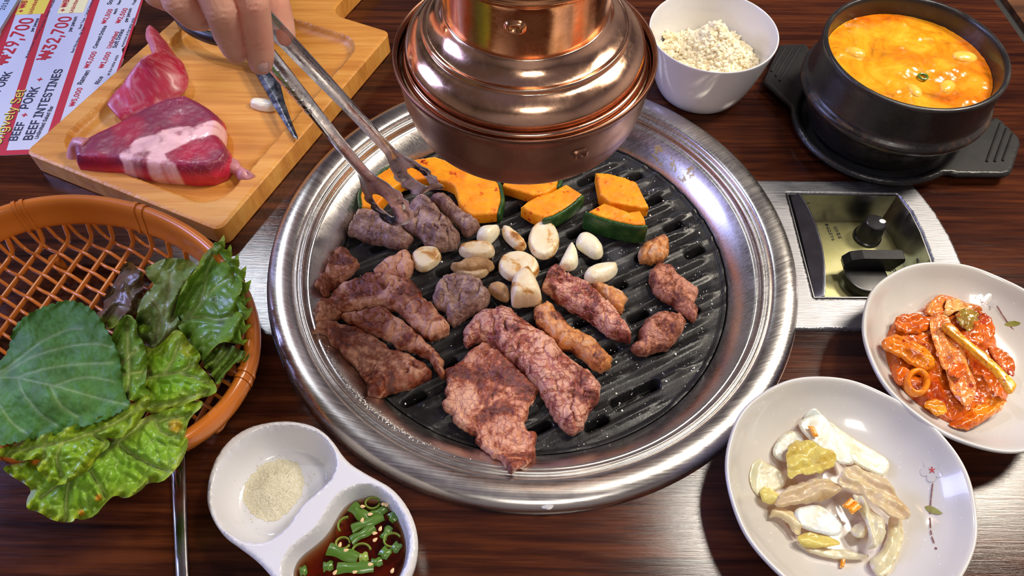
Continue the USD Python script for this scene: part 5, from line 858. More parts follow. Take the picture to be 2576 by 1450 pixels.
wk([(395, 1075), (450, 985), (560, 1000), (600, 1080), (640, 1150), (580, 1190), (530, 1080), (450, 1050)], .0200, (.74, .55, .32), 'brownish frilled leaf edge at the left of the smooth white stem', 99, fold=.0012)
wk([(515, 600), (590, 532), (682, 560), (780, 600), (875, 652), (832, 725), (720, 785), (600, 765), (540, 830), (525, 720)], .0255, YLW, 'crumpled yellow cabbage leaf at the upper left of the pickle', 100, amp=.0028, fold=.0010)
wk([(440, 965), (520, 860), (640, 808), (800, 798), (905, 832), (872, 905), (740, 952), (600, 962), (480, 995)], .0265, TNL, 'wrinkled tan cabbage leaf running across the middle of the pickle', 101, amp=.0018, fold=.0011, arch=.003, freq=70)
wk([(940, 1150), (1010, 1075), (1065, 1100), (1065, 1185), (1000, 1205)], .0200, CRM, 'small pale leaf scrap below the carrot pieces', 102, fold=.001)
wk([(1200, 1035), (1290, 1048), (1315, 1150), (1292, 1262), (1242, 1382), (1182, 1455), (1110, 1445), (1068, 1340), (1160, 1282), (1202, 1182)], .0195, (.66, .55, .36), 'long smooth cabbage leaf pointing to the front of the pickle', 103, amp=.0010, fold=.0006, arch=.002)
wk([(860, 790), (930, 708), (1030, 738), (1200, 798), (1232, 900), (1345, 1000), (1335, 1078), (1200, 1065), (1100, 972), (1020, 902), (940, 872), (880, 862)], .0275, (.62, .46, .28), 'large wrinkled tan leaf at the right of the pickle', 104, amp=.0024, fold=.0011, freq=70)
wk([(955, 880), (1040, 898), (1105, 1000), (1195, 1062), (1195, 1182), (1120, 1265), (1058, 1275), (1080, 1180), (1050, 1080), (1000, 980)], .0260, CRM, 'folded cream cabbage leaf right of the carrot pieces', 105, amp=.0014, fold=.0009, arch=.004)
surf('carrot', (.92, .30, .015), .3, color2=(.95, .40, .03), scale=80, coat_weight=.3)
for k, (px, z0, lab) in enumerate((([(893, 982), (950, 928), (985, 955), (930, 1005)], .0275, 'orange carrot slice in the middle of the pickle, left of the two'), ([(930, 1000), (985, 955), (1025, 992), (962, 1040)], .0285, 'orange carrot slice in the middle of the pickle, right of the two'), ([(668, 452), (705, 455), (737, 520), (705, 525)], .0262, 'small orange carrot fleck on the white stem'), ([(878, 1392), (890, 1330), (917, 1335), (905, 1392)], .0165, 'tiny carrot strip alone at the front of the pickle plate'))):
    m_, _ = relief(Polygon(WP(k3(px), z0)).buffer(0), lambda x, y, d: z0 + .001 * edge_round(d / .001), lambda x, y, d: z0 - .001 + 0 * d, .0008); single('carrot_piece', m_, 'carrot', lab, 'carrot', smooth=40)
# ---------------- double sauce dish ----------------
SD = .030; d5 = lambda p: Z(500, 1000, 3.223, p)
dout = Polygon(chaikin(WP(d5([(55, 800), (70, 650), (110, 520), (180, 400), (280, 300), (400, 230), (540, 195), (680, 180), (800, 190), (920, 220), (1020, 280), (1100, 370), (1150, 450), (1220, 530), (1330, 600), (1440, 660), (1550, 720), (1640, 810), (1710, 920), (1755, 1030), (1775, 1150), (1770, 1280), (1740, 1400), (1690, 1500), (1590, 1610), (1400, 1710), (1150, 1750), (900, 1710), (720, 1620), (620, 1500), (540, 1400), (450, 1310), (330, 1220), (200, 1130), (110, 1000), (65, 880)]), SD), 2, True))
well = [Polygon(chaikin(WP(d5(q), SD), 2, True)) for q in ([(105, 850), (120, 680), (180, 530), (280, 400), (420, 290), (560, 240), (720, 225), (880, 255), (1000, 310), (1080, 400), (1115, 500), (1110, 580), (1060, 680), (960, 770), (860, 850), (780, 960), (720, 1050), (620, 1140), (500, 1185), (380, 1170), (270, 1120), (180, 1040), (130, 960)],
        [(670, 1400), (700, 1290), (770, 1200), (880, 1120), (980, 1030), (1050, 900), (1120, 800), (1220, 735), (1340, 705), (1460, 730), (1560, 810), (1640, 920), (1690, 1040), (1710, 1160), (1700, 1280), (1660, 1400), (1590, 1520), (1450, 1630), (1250, 1680), (1000, 1660), (800, 1590), (690, 1500)])]
def dish_z(x, y):
    P_ = shapely.points(x, y); z = np.full(len(x), SD)
    for w_ in well:
        din = np.where(shapely.contains_xy(w_, x, y), shapely.distance(P_, w_.exterior), 0); q = np.clip(din / .0125, 0, 1); z = z - .0225 * (1 - (1 - q) ** 2.6) - .0006 * ss(0, .0015, din)
    return z
p, tr, d = fill(dout, .0014, seed=2); zt = dish_z(p[:, 0], p[:, 1]) - .0022 * (1 - edge_round(d / .003))
be_ = np.where(d < 1e-9)[0]; nb = len(be_); cen = p.mean(0); vs, fs = [np.c_[p, zt]], [tr]; prev = be_; off = len(p)
nr = p[np.roll(be_, -1)] - p[np.roll(be_, 1)]; nr = np.c_[nr[:, 1], -nr[:, 0]]; nr /= np.linalg.norm(nr, axis=1, keepdims=True); nr = nr * np.sign(((p[be_] - cen) * nr).sum())
for t_ in (.08, .2, .4, .6, .8, .93, 1.0):
    q = p[be_] - nr * (.009 * t_ ** 1.8 - .0004 * math.sin(math.pi * t_)); vs.append(np.c_[q, zt[be_] * (1 - t_) + .0004 * t_]); cur = off + np.arange(nb); a, b2 = np.arange(nb), (np.arange(nb) + 1) % nb
    fs.append(np.vstack([np.c_[prev[a], cur[a], prev[b2]], np.c_[prev[b2], cur[a], cur[b2]]])); prev = cur; off += nb
sdish = thing('sauce_dish', 'white two-well sauce dish at the lower left holding seasoning powder and soy sauce', 'dish', (*cen, 0))
part(sdish, 'dish', mesh(np.vstack(vs), np.vstack(fs)), 'white_melamine', True)
# seasoning powder
mat('seasoning_powder', {'tc': ('texture_coordinate', {}), 'a': ('noise_texture', dict(scale=1500, detail=3, roughness=.7)), 'rm': ('rgb_ramp', {'ramp': [(.35, (.58, .50, .30)), (.5, (.76, .71, .53)), (.65, (.86, .83, .70))]}), 'bp': ('bump', dict(strength=.9, distance=.0007)), 'p': ('principled_bsdf', dict(roughness=.8))}, [('tc.object', 'a.vector'), ('a.fac', 'rm.fac'), ('rm.color', 'p.base_color'), ('a.fac', 'bp.height'), ('bp.normal', 'p.normal')])
pw = Polygon(chaikin(WP(d5([(345, 760), (390, 660), (440, 590), (540, 510), (660, 490), (770, 500), (840, 570), (850, 680), (830, 780), (770, 860), (700, 930), (620, 1000), (520, 995), (430, 950), (370, 880)]), .010), 2, True)); b_ = resample(np.array(pw.exterior.coords)[:-1], .0008, True); b_ = b_ + (b_ - b_.mean(0)) * (fbm2(b_[:, 0], b_[:, 1], 500, 3) * .16)[:, None]; pw = Polygon(b_).buffer(0)
m_, _ = relief(pw, lambda x, y, d: dish_z(x, y) + .0002 + .0048 * ss(0, .014, d) * (1 + .25 * fbm2(x, y, 150, 2)) + .0007 * fbm2(x, y, 900, 3), lambda x, y, d: dish_z(x, y) + .0001, .0007)
g = np.random.default_rng(5); ms = [m_]
for _ in range(160):
    k = g.normal(size=2) * .0115 + np.array(pw.centroid.coords[0]); s_ = g.uniform(.0002, .00045); o = trimesh.creation.icosphere(0, s_)
    if well[0].buffer(-.004).contains(Point(*k)): ms.append(mesh(o.vertices + (*k, dish_z(k[:1], k[1:])[0] + s_ * .5 + (.0045 if pw.buffer(-.006).contains(Point(*k)) else 0)), o.faces))
single('seasoning_powder', cat(ms), 'seasoning_powder', 'small heap of beige salt and seasoning powder in the upper well of the dish', 'seasoning', kind='stuff', smooth=False)
# soy sauce: absorbs light by depth
SL = .0175
mat('soy_sauce', {'t': ('transparent_bsdf', {}), 'g': ('glossy_bsdf', dict(roughness=.02, color=(1, 1, 1))), 'f': ('fresnel', dict(IOR=1.38)), 'm': ('mix_closure', {}), 'v': ('absorption_volume', dict(color=(.78, .42, .03), density=330.0))}, [('f.fac', 'm.fac'), ('t.BSDF', 'm.closure1'), ('g.BSDF', 'm.closure2')], 'm.closure', 'v.volume')
p, tr, d = fill(well[1].buffer(-.0003), .0011); zz_ = dish_z(p[:, 0], p[:, 1]); sp = well[1].buffer(-.0026)
m_, _ = relief(sp, lambda x, y, d: SL + 0 * d, lambda x, y, d: np.minimum(SL - .0002, dish_z(x, y) - .0002), .0011)
single('soy_sauce', m_, 'soy_sauce', 'dark brown soy dipping sauce in the lower well of the dish', 'sauce', smooth=True)
surf('scallion_pale', (.34, .40, .07), .3, color2=(.20, .32, .04), scale=200, coat_weight=.4, coat_roughness=.08)
def scal(a, b, w, z, label, mat_='scallion_green', bow=.0012, th=.0007):
    A, B = W(*d5([a])[0], z), W(*d5([b])[0], z); n = 14; s_ = np.linspace(0, 1, n); c_ = A + s_[:, None] * (B - A); dd = (B - A)[:2] / np.linalg.norm((B - A)[:2]); nn = np.array([-dd[1], dd[0]]); k = 9; q = np.linspace(-1, 1, k)
    top = np.stack([np.c_[c_[:, :2] + nn * (w * qq + .0004 * np.sin(s_ * 9 + qq)[:, None]), c_[:, 2] + bow * (1 - qq * qq) + .0010 * np.sin(s_ * math.pi)] for qq in q], 1); low = top - (0, 0, th)
    v = np.concatenate([top, low[:, ::-1]], 1); nn_, kk = v.shape[:2]; i, j = np.meshgrid(np.arange(nn_ - 1), np.arange(kk), indexing='ij'); j2 = (j + 1) % kk; qd = np.stack([i * kk + j, i * kk + j2, (i + 1) * kk + j2, (i + 1) * kk + j], -1).reshape(-1, 4)
    f_ = np.vstack([qd[:, [0, 2, 1]], qd[:, [0, 3, 2]], [[0, x, x + 1] for x in range(1, kk - 1)], [[(nn_ - 1) * kk, (nn_ - 1) * kk + x + 1, (nn_ - 1) * kk + x] for x in range(1, kk - 1)]])
    single('scallion_slice', mesh(v.reshape(-1, 3), f_), mat_, label, 'scallion', smooth=50)
ZS = SL + .0004
scal((1240, 880), (1370, 1000), .0034, ZS, 'broad green scallion piece at the top of the soy sauce'); scal((1240, 1070), (1500, 970), .0026, ZS + .0008, 'green scallion strip crossing beneath the broad top piece'); scal((1235, 1165), (1430, 1055), .0026, ZS + .0014, 'long striped scallion strip in the middle of the sauce')
scal((1555, 940), (1595, 1010), .0024, ZS, 'short scallion piece at the upper right edge of the sauce'); scal((1490, 1150), (1555, 1050), .0022, ZS, 'narrow dark scallion piece right of the middle'); scal((1480, 1240), (1545, 1290), .0030, ZS + .0004, 'squat scallion cylinder at the right, left of its twin'); scal((1575, 1200), (1630, 1240), .0028, ZS + .0004, 'squat scallion piece nearest the right wall of the sauce well')
scal((1050, 1230), (1290, 1310), .0034, ZS + .0008, 'large dark green scallion piece at the lower left of the sauce'); scal((1120, 1390), (1420, 1380), .0030, ZS + .0012, 'long scallion strip at the front of the sauce'); scal((1010, 1380), (1090, 1365), .0026, ZS, 'small scallion piece at the front left of the sauce'); scal((1300, 1310), (1375, 1290), .0026, ZS, 'short scallion piece in front of the yellow ring', 'scallion_pale'); scal((1390, 960), (1530, 905), .0022, ZS, 'thin scallion piece at the top right beside the broad piece')
scal((820, 1420), (880, 1400), .0026, ZS - .001, 'lone scallion scrap at the far left of the sauce'); scal((1400, 1350), (1490, 1330), .0024, ZS, 'scallion piece at the lower right of the sauce')
def sring(c, r, a0, a1, label, rad=.0011, z=ZS): 
    C0 = W(*d5([c])[0], z); single('scallion_ring', tube([C0 + (r * math.cos(a), r * .8 * math.sin(a), .0004) for a in np.linspace(a0, a1, 24)], rad, 8, flat=(.6, 1.4)), 'scallion_pale', label, 'scallion', smooth=50)
sring((1410, 860), .0042, .3, 6.2, 'scallion ring at the top of the soy sauce'); sring((1215, 1040), .0060, 1.7, 3.9, 'curved yellow green scallion sliver at the left of the sauce'); sring((1320, 1250), .0052, .2, 3.0, 'yellow green scallion ring half sunk in the middle of the sauce'); sring((1570, 1160), .0048, .5, 5.0, 'curled scallion ring at the right of the sauce'); sring((1170, 1185), .0040, 0, 6.0, 'small dark scallion ring left of the middle')
surf('sesame_seed', (.70, .46, .18), .45, color2=(.80, .60, .32), scale=300)
ses = None
for k, (x, y, a) in enumerate([(1330, 885, .6), (1390, 948, .2), (1325, 995, 1.4), (1472, 1065, 1.3), (1428, 1102, .1), (1430, 1155, .7), (1195, 1240, .2), (1145, 1195, 1.4), (1392, 1355, .1), (1105, 1420, 1.0), (1268, 1415, .3), (1570, 1405, 1.2), (1500, 865, .2), (1525, 870, 1.0)]):
    c_ = W(*d5([(x, y)])[0], ZS + .0028); c_[2] = ZS + .0026
    lab = ['sesame seed at the top of the broad scallion piece', 'sesame seed just right of the broad top scallion piece', 'sesame seed at the lower end of the broad top scallion piece', 'sesame seed on the right side above the curled ring', 'sesame seed at the tip of the long striped strip', 'dark golden sesame seed below the striped strip', 'sesame seed above the large lower left scallion piece', 'sesame seed on the small dark ring', 'sesame seed on the long front strip', 'sesame seed at the front left of the sauce', 'sesame seed at the front middle of the sauce', 'sesame seed at the front right of the sauce', 'left one of two sesame seeds at the far top of the sauce', 'right one of two sesame seeds at the far top of the sauce'][k]
    if ses is None:
        ses = thing('sesame_seed', lab, 'sesame seed', c_, group='sesame seeds in the soy sauce'); m_ = trimesh.creation.icosphere(2, 1.0); v = m_.vertices * (.0016, .0010, .0006); v[:, 1] *= 1 - .35 * (v[:, 0] / .0016)
        part(ses, 'seed', mesh(v + c_, m_.faces), 'sesame_seed', True); stage.GetPrimAtPath(ses)
    else: copy(ses, 'sesame_seed', lab, c_, a, group='sesame seeds in the soy sauce')

# ---------------- salad leaves in the basket ----------------
def leafmat(name, rough, sheen, bump, bscale, trans=.25):
    mat(name, {'tc': ('texture_coordinate', {}), 'at': ('attribute', {'attribute': 'tint'}), 'a': ('noise_texture', dict(scale=110, detail=4, roughness=.6)), 'rm': ('rgb_ramp', {'ramp': [(.3, (.72, .72, .72)), (.7, (1.22, 1.22, 1.2))]}), 'm1': ('mix_color', dict(blend_type='multiply', fac=1.0)), 'c': ('noise_texture', dict(scale=bscale, detail=4, roughness=.6)), 'bp': ('bump', dict(strength=bump, distance=.0006)), 'p': ('principled_bsdf', dict(roughness=rough, coat_weight=sheen, coat_roughness=.2, specular_ior_level=.5 if sheen else .18)), 't': ('translucent_bsdf', {}), 'mx': ('mix_closure', dict(fac=trans))},
        [('tc.object', 'a.vector'), ('a.fac', 'rm.fac'), ('at.color', 'm1.a'), ('rm.color', 'm1.b'), ('m1.result', 'p.base_color'), ('m1.result', 't.color'), ('tc.object', 'c.vector'), ('c.fac', 'bp.height'), ('bp.normal', 'p.normal'), ('p.BSDF', 'mx.closure1'), ('t.BSDF', 'mx.closure2')], 'mx.closure')
leafmat('lettuce_leaf', .34, .25, .35, 420); leafmat('perilla_leaf', .52, .0, .3, 700, .15)
def leaf(px, zc, cols, veins, label, seed, material='lettuce_leaf', name='lettuce_leaf', cat_='lettuce', ruffle=.003, rfreq=.06, bub=.0014, bsize=26, step=5.0, wave=.004, teeth=0, vw=3.0, edge=None, blot=None, spots=(), frill=None):
    """leaf meshed over its outline, with heights zc = (x, y, z) spread smoothly; cols = (leaf, vein); bubbles between the veins, ruffled edge"""
    q = resample(chaikin(px, 1, True), 4.0, True)
    if teeth:
        nr = np.roll(q, -1, 0) - np.roll(q, 1, 0); nr = np.c_[nr[:, 1], -nr[:, 0]]; nr /= np.linalg.norm(nr, axis=1, keepdims=True); sgn = 1 if Polygon(q).exterior.is_ccw else -1
        s_ = np.arange(len(q)) * 4.0 / 19.0; q = q + sgn * nr * (teeth * (1 - ((s_ % 1) - .35) ** 2 * 3.0))[:, None]
    pl = Polygon(q).buffer(0); pl = pl if pl.geom_type == 'Polygon' else max(pl.geoms, key=lambda g: g.area)
    p, tr, d = fill(pl, step, seed=seed); zc = np.array(zc, float)
    w_ = 1 / (((p[:, None] - zc[None, :, :2]) ** 2).sum(-1) + 900.0) ** 1.3; z = (w_ * zc[:, 2]).sum(1) / w_.sum(1)
    vl = [LineString(spline(v, 6)) for v in veins]; P_ = shapely.points(p); dv = np.min([shapely.distance(P_, v) for v in vl], axis=0) if vl else np.full(len(p), 1e3)
    g = np.random.default_rng(seed); bb = np.array(pl.bounds); sd = g.uniform(bb[:2], bb[2:], (int((bb[2] - bb[0]) * (bb[3] - bb[1]) / bsize ** 2) + 4, 2)); dd, _ = cKDTree(sd).query(p, 2); cell = dd[:, 1] - dd[:, 0]
    f2 = lambda s, o: meshkit.fbm(np.c_[p * s, np.full(len(p), seed * 3.1)], 3, seed + o) - .5
    z = z + wave * 2 * f2(.012, 1) + bub * (1 - np.exp(-cell / 9)) * np.clip(d / 14, 0, 1) * np.clip(dv / 10, .15, 1) - bub * .8 * np.exp(-(dv / 6) ** 2)
    ef = np.exp(-d / 13); z = z + ruffle * ef * 2.4 * np.sin(p[:, 0] * rfreq * 2.2 + p[:, 1] * rfreq * 1.7 + 7 * f2(.02, 2)) 
    c1, c2 = np.array(cols[0]), np.array(cols[1]); n1 = f2(.018, 5)
    vk = np.exp(-(dv / vw) ** 2) + .30 * np.exp(-(dv / (vw * 3.5)) ** 2) + .22 * np.exp(-cell / 2.2)
    col = c1 * (1.18 + .7 * n1)[:, None]
    if edge is not None: col = col + (np.array(edge) - col) * (np.clip(np.exp(-d / 22) * (1 + 2.2 * n1), 0, 1))[:, None]
    if blot is not None:
        k_ = ss(-.02, .10, f2(.013, 8) + blot[1]); col = col + (np.array(blot[0]) - col) * k_[:, None]
    for (sx, sy, sr, sc) in spots:
        k_ = 1 - ss(.5, 1.1, np.hypot(p[:, 0] - sx, p[:, 1] - sy) / sr + .6 * f2(.08, 9)); col = col + (np.array(sc) - col) * k_[:, None]
    col = col + (c2 - col) * np.clip(vk, 0, 1)[:, None]
    xyz = np.array([W(x, y, zz) for (x, y), zz in zip(p, z)]); n = len(p)
    e = np.vstack([tr[:, [0, 1]], tr[:, [1, 2]], tr[:, [2, 0]]]); es = set(map(tuple, e)); be = np.array([x for x in es if (x[1], x[0]) not in es])
    tr2 = tr[:, ::-1]  # pixel y runs down
    v = np.vstack([xyz, xyz - (0, 0, .00045)]); f_ = np.vstack([tr2, tr + n, np.c_[be[:, 0], be[:, 1], be[:, 0] + n], np.c_[be[:, 1], be[:, 1] + n, be[:, 0] + n]])
    tint = np.vstack([col, col])
    if frill is not None:
        fp, fz, fw, fa, fl = frill; q = resample(spline(np.c_[np.array(fp, float), np.array(fz)[:, None] * 1e4], 8), 1.6); na_ = 9; s_ = np.arange(len(q)) * 1.6; tn = np.gradient(q[:, :2], axis=0); tn /= np.linalg.norm(tn, axis=1, keepdims=True); nn_ = np.c_[tn[:, 1], -tn[:, 0]]
        ph = s_ / fl * 2 * np.pi + 2.2 * np.sin(s_ / (fl * 2.7)); vv = []
        for a_ in np.linspace(0, 1, na_):
            off = fw * (a_ * .75 - .25) + fa * a_ ** 1.4 * np.sin(ph); alo = fa * .8 * a_ ** 1.4 * np.sin(2 * ph + 1)
            vv.append([W(*(c_[:2] + n__ * o_ + t__ * l_), c_[2] / 1e4 + .0035 * a_ + .0042 * a_ ** 1.3 * math.cos(p__)) for c_, n__, o_, t__, l_, p__ in zip(q, nn_, off, tn, alo, ph)])
        vv = np.array(vv).transpose(1, 0, 2).reshape(-1, 3); i, j = np.meshgrid(np.arange(len(q) - 1), np.arange(na_ - 1), indexing='ij'); qd = np.stack([i * na_ + j, i * na_ + j + 1, (i + 1) * na_ + j + 1, (i + 1) * na_ + j], -1).reshape(-1, 4); ff = np.vstack([qd[:, [0, 1, 2]], qd[:, [0, 2, 3]]])
        f_ = np.vstack([f_, ff + len(v)]); v = np.vstack([v, vv]); a_ = np.tile(np.linspace(0, 1, na_), len(q))[:, None]; ec = np.array(edge if edge is not None else c1); tint = np.vstack([tint, (c1 * .9) * (1 - a_) + ec * a_])
    single(name, mesh(v, f_), material, label, cat_, 'salad leaves in the basket', smooth=True, tint=np.clip(tint, 0, 1))
A = lambda p: Z(0, 740, 2.458, p); B = lambda p: Z(230, 590, 3.086, p)
GRN, LGT, VEI, YLG, BRD = (.12, .32, .014), (.28, .48, .022), (.50, .62, .18), (.44, .52, .02), (.070, .042, .020)
leaf(B([(90, 490), (140, 440), (180, 370), (220, 300), (250, 230), (310, 205), (360, 270), (410, 300), (400, 380), (400, 470), (360, 570), (330, 640), (240, 660), (150, 750), (60, 690), (20, 610), (100, 590)]), [(*B([(100, 500)])[0], .028), (*B([(250, 300)])[0], .036), (*B([(350, 560)])[0], .036), (*B([(100, 680)])[0], .032)], ((.12, .075, .04), (.26, .21, .12)), [B([(300, 440), (350, 560), (380, 700)]), B([(120, 640), (200, 560), (330, 600)])], 'dark brownish lettuce leaf at the inner left of the pile', 201, ruffle=.004, blot=((.25, .33, .02), -.02), bub=.0020, bsize=34)
leaf(B([(410, 260), (440, 250), (530, 200), (600, 180), (700, 190), (780, 200), (840, 260), (800, 380), (700, 430), (660, 620), (720, 740), (620, 790), (560, 860), (480, 885), (380, 850), (350, 770), (340, 640), (400, 470), (500, 390), (425, 330)]), [(*B([(600, 200)])[0], .040), (*B([(450, 280)])[0], .040), (*B([(450, 700)])[0], .043), (*B([(650, 640)])[0], .046), (*B([(560, 500)])[0], .050)], ((.22, .31, .08), (.38, .42, .18)), [B([(480, 860), (560, 640), (600, 480), (620, 300)]), B([(560, 820), (640, 650), (720, 480)]), B([(520, 740), (530, 580), (470, 500)])], 'dull green folded lettuce leaf with purplish ribs in the middle of the pile', 202, ruffle=.004, blot=((.10, .072, .035), .01), bub=.0018, bsize=40, wave=.008)
leaf(B([(820, 260), (850, 180), (950, 50), (1010, 80), (1030, 150), (1060, 240), (1130, 270), (1170, 350), (1172, 440), (1130, 490), (1200, 458), (1212, 500), (1195, 570), (1140, 585), (1185, 640), (1170, 695), (1140, 725), (1142, 860), (1100, 845), (1010, 830), (930, 900), (870, 990), (830, 960), (760, 850), (700, 760), (655, 690), (640, 610), (690, 430), (760, 330)]), [(*B([(950, 80)])[0], .056), (*B([(850, 300)])[0], .046), (*B([(1140, 400)])[0], .058), (*B([(1180, 560)])[0], .058), (*B([(900, 600)])[0], .050), (*B([(700, 650)])[0], .050), (*B([(870, 950)])[0], .050), (*B([(1100, 800)])[0], .056)], ((.13, .30, .04), (.34, .50, .13)), [B([(560, 850), (700, 680), (830, 560), (960, 420), (1080, 330)]), B([(700, 670), (850, 640), (980, 660), (1080, 640)]), B([(830, 560), (880, 420), (900, 280), (960, 120)])], 'large frilly green lettuce leaf with dark purple blotches leaning on the right rim', 203, ruffle=.0050, rfreq=.045, edge=(.30, .47, .03), blot=((.075, .06, .035), -.08), bub=.0020, bsize=30, wave=.007, frill=(B([(960, 60), (1040, 170), (1120, 280), (1165, 420), (1150, 520), (1170, 600), (1150, 720), (1120, 840)]), [.057, .056, .057, .058, .057, .058, .057, .056], 30, 13, 34))
leaf(B([(930, 920), (1010, 828), (1060, 850), (1150, 900), (1222, 908), (1228, 950), (1182, 1005), (1112, 992), (1082, 1040), (1035, 1080), (1000, 1160), (970, 1172), (930, 1085), (850, 1010), (880, 950)]), [(*B([(1000, 860)])[0], .056), (*B([(1200, 930)])[0], .060), (*B([(980, 1140)])[0], .055), (*B([(880, 1000)])[0], .050)], ((.18, .30, .05), (.34, .46, .13)), [B([(1190, 930), (1080, 900), (960, 980)])], 'small curled lettuce leaf end hooked over the right rim', 204, ruffle=.006, rfreq=.1, blot=((.07, .05, .03), -.05), edge=(.22, .34, .02))
leaf(B([(240, 640), (300, 615), (350, 680), (400, 700), (482, 715), (440, 765), (350, 770), (290, 735), (258, 700)]), [(*B([(300, 640)])[0], .048), (*B([(440, 730)])[0], .048)], (LGT, VEI), [], 'small bright green leaf tip under the folded purple ribbed leaf', 205, ruffle=.004)
leaf(B([(560, 830), (612, 770), (660, 733), (720, 770), (760, 850), (820, 890), (856, 955), (820, 1005), (900, 1080), (950, 1140), (982, 1212), (940, 1248), (800, 1285), (700, 1335), (560, 1375), (430, 1395), (400, 1330), (400, 1100), (390, 930), (400, 850), (480, 895)]), [(*B([(660, 760)])[0], .060), (*B([(850, 960)])[0], .056), (*B([(960, 1200)])[0], .058), (*B([(450, 1350)])[0], .056), (*B([(420, 950)])[0], .055), (*B([(650, 1080)])[0], .062)], ((.16, .40, .012), VEI), [B([(390, 1105), (520, 1095), (660, 1070), (800, 1010)]), B([(420, 1340), (560, 1320), (700, 1290), (900, 1220)]), B([(560, 1090), (640, 960), (680, 830)]), B([(660, 1070), (800, 1110), (900, 1150)])], 'bright green crinkled lettuce leaf on the right half of the basket front', 206, edge=(.42, .52, .03), bub=.0034, bsize=22, spots=[(470, 880, 22, YLG)])
leaf(A([(10, 1070), (100, 1050), (200, 1025), (300, 1000), (560, 930), (690, 880), (880, 770), (960, 735), (1100, 695), (1240, 650), (1262, 690), (1172, 762), (1147, 850), (1167, 930), (1122, 1040), (1062, 1112), (1000, 1167), (912, 1167), (872, 1217), (770, 1273), (712, 1237), (642, 1302), (592, 1372), (502, 1403), (462, 1380), (455, 1413), (380, 1413), (300, 1392), (240, 1347), (163, 1337), (163, 1270), (200, 1210), (130, 1160), (40, 1110)]), [(*A([(1200, 700)])[0], .060), (*A([(900, 900)])[0], .060), (*A([(1100, 1000)])[0], .055), (*A([(500, 1050)])[0], .058), (*A([(800, 1230)])[0], .048), (*A([(450, 1390)])[0], .042), (*A([(180, 1300)])[0], .046), (*A([(60, 1080)])[0], .056)], ((.20, .42, .030), VEI), [A([(1240, 740), (1050, 770), (860, 790), (700, 900)]), A([(690, 900), (830, 1000), (940, 1060), (1080, 1110)]), A([(900, 790), (600, 1000), (400, 1150), (250, 1260)]), A([(560, 1100), (610, 1180), (650, 1250)]), A([(960, 780), (1010, 860), (1100, 880)]), A([(430, 1150), (410, 1260), (405, 1390)])], 'lowest big green leaf hanging over the front of the basket with orange spots', 207, edge=(.40, .52, .03), bub=.0034, bsize=34, wave=.006, spots=[(248, 1252, 10, (.75, .30, .01)), (205, 1290, 9, (.7, .30, .01)), (440, 1072, 22, (.62, .42, .02))])
leaf(A([(-20, 960), (60, 940), (150, 900), (270, 870), (400, 830), (520, 790), (640, 750), (760, 705), (830, 670), (900, 620), (932, 640), (902, 722), (842, 812), (772, 882), (702, 897), (640, 882), (682, 912), (672, 952), (592, 1002), (562, 1082), (482, 1132), (402, 1177), (320, 1187), (268, 1130), (223, 1080), (228, 1040), (270, 1030), (200, 1020), (120, 1037), (60, 1010), (-20, 1005)]), [(*A([(0, 980)])[0], .060), (*A([(900, 660)])[0], .064), (*A([(650, 850)])[0], .068), (*A([(350, 1150)])[0], .060), (*A([(400, 950)])[0], .070)], ((.21, .43, .014), VEI), [A([(40, 985), (250, 940), (450, 900), (700, 800), (880, 690)]), A([(400, 910), (350, 1000), (380, 1130)]), A([(280, 890), (270, 960), (280, 1020)]), A([(560, 860), (620, 900), (650, 930)])], 'green crinkled lettuce leaf just below the smooth pointed leaf', 208, edge=(.44, .54, .03), bub=.0036, bsize=28)
leaf(A([(690, 245), (750, 150), (792, 128), (852, 170), (842, 240), (892, 300), (907, 400), (907, 500), (892, 580), (932, 600), (917, 652), (860, 667), (780, 652), (700, 600), (680, 450), (680, 350)]), [(*A([(760, 150)])[0], .058), (*A([(880, 400)])[0], .068), (*A([(800, 600)])[0], .068), (*A([(700, 400)])[0], .064)], ((.14, .35, .025), VEI), [A([(720, 500), (800, 490), (900, 480)]), A([(780, 640), (800, 480), (790, 300), (790, 180)]), A([(740, 440), (810, 380), (850, 330)])], 'narrow crinkled green leaf standing between the pointed leaf and the right leaf', 209, edge=(.22, .38, .03), bub=.0028, bsize=20)
leaf(A([(-130, 560), (-60, 480), (0, 420), (40, 390), (66, 330), (75, 250), (110, 190), (150, 150), (220, 110), (300, 75), (390, 50), (440, 48), (500, 62), (560, 95), (610, 150), (650, 220), (690, 290), (715, 350), (735, 430), (745, 520), (755, 600), (775, 650), (808, 692), (740, 722), (660, 765), (560, 800), (450, 830), (340, 860), (240, 880), (140, 900), (60, 920), (0, 930), (-120, 930), (-200, 800)]), [(*A([(400, 70)])[0], .066), (*A([(700, 350)])[0], .074), (*A([(790, 690)])[0], .072), (*A([(300, 500)])[0], .078), (*A([(0, 450)])[0], .070), (*A([(100, 900)])[0], .068), (*A([(-150, 800)])[0], .066)], ((.075, .20, .04), (.24, .38, .16)), [A([(-60, 520), (0, 518), (110, 522), (340, 570), (560, 632), (800, 690)]), A([(-20, 500), (120, 400), (250, 300), (400, 228), (500, 215)]), A([(-10, 512), (200, 392), (400, 330), (580, 308), (690, 330)]), A([(110, 518), (250, 470), (450, 438), (700, 425)]), A([(112, 530), (150, 620), (250, 740), (350, 810)]), A([(310, 568), (370, 680), (480, 760)]), A([(340, 570), (450, 530), (560, 515), (700, 540)]), A([(0, 520), (-20, 640), (60, 780), (160, 860)])], 'large smooth dark green pointed leaf with serrated edge on top of the salad', 210, material='perilla_leaf', name='perilla_leaf', cat_='leaf', ruffle=.0006, bub=.0007, bsize=16, step=4.0, wave=.0035, teeth=5.0, vw=1.8, edge=(.055, .17, .022))
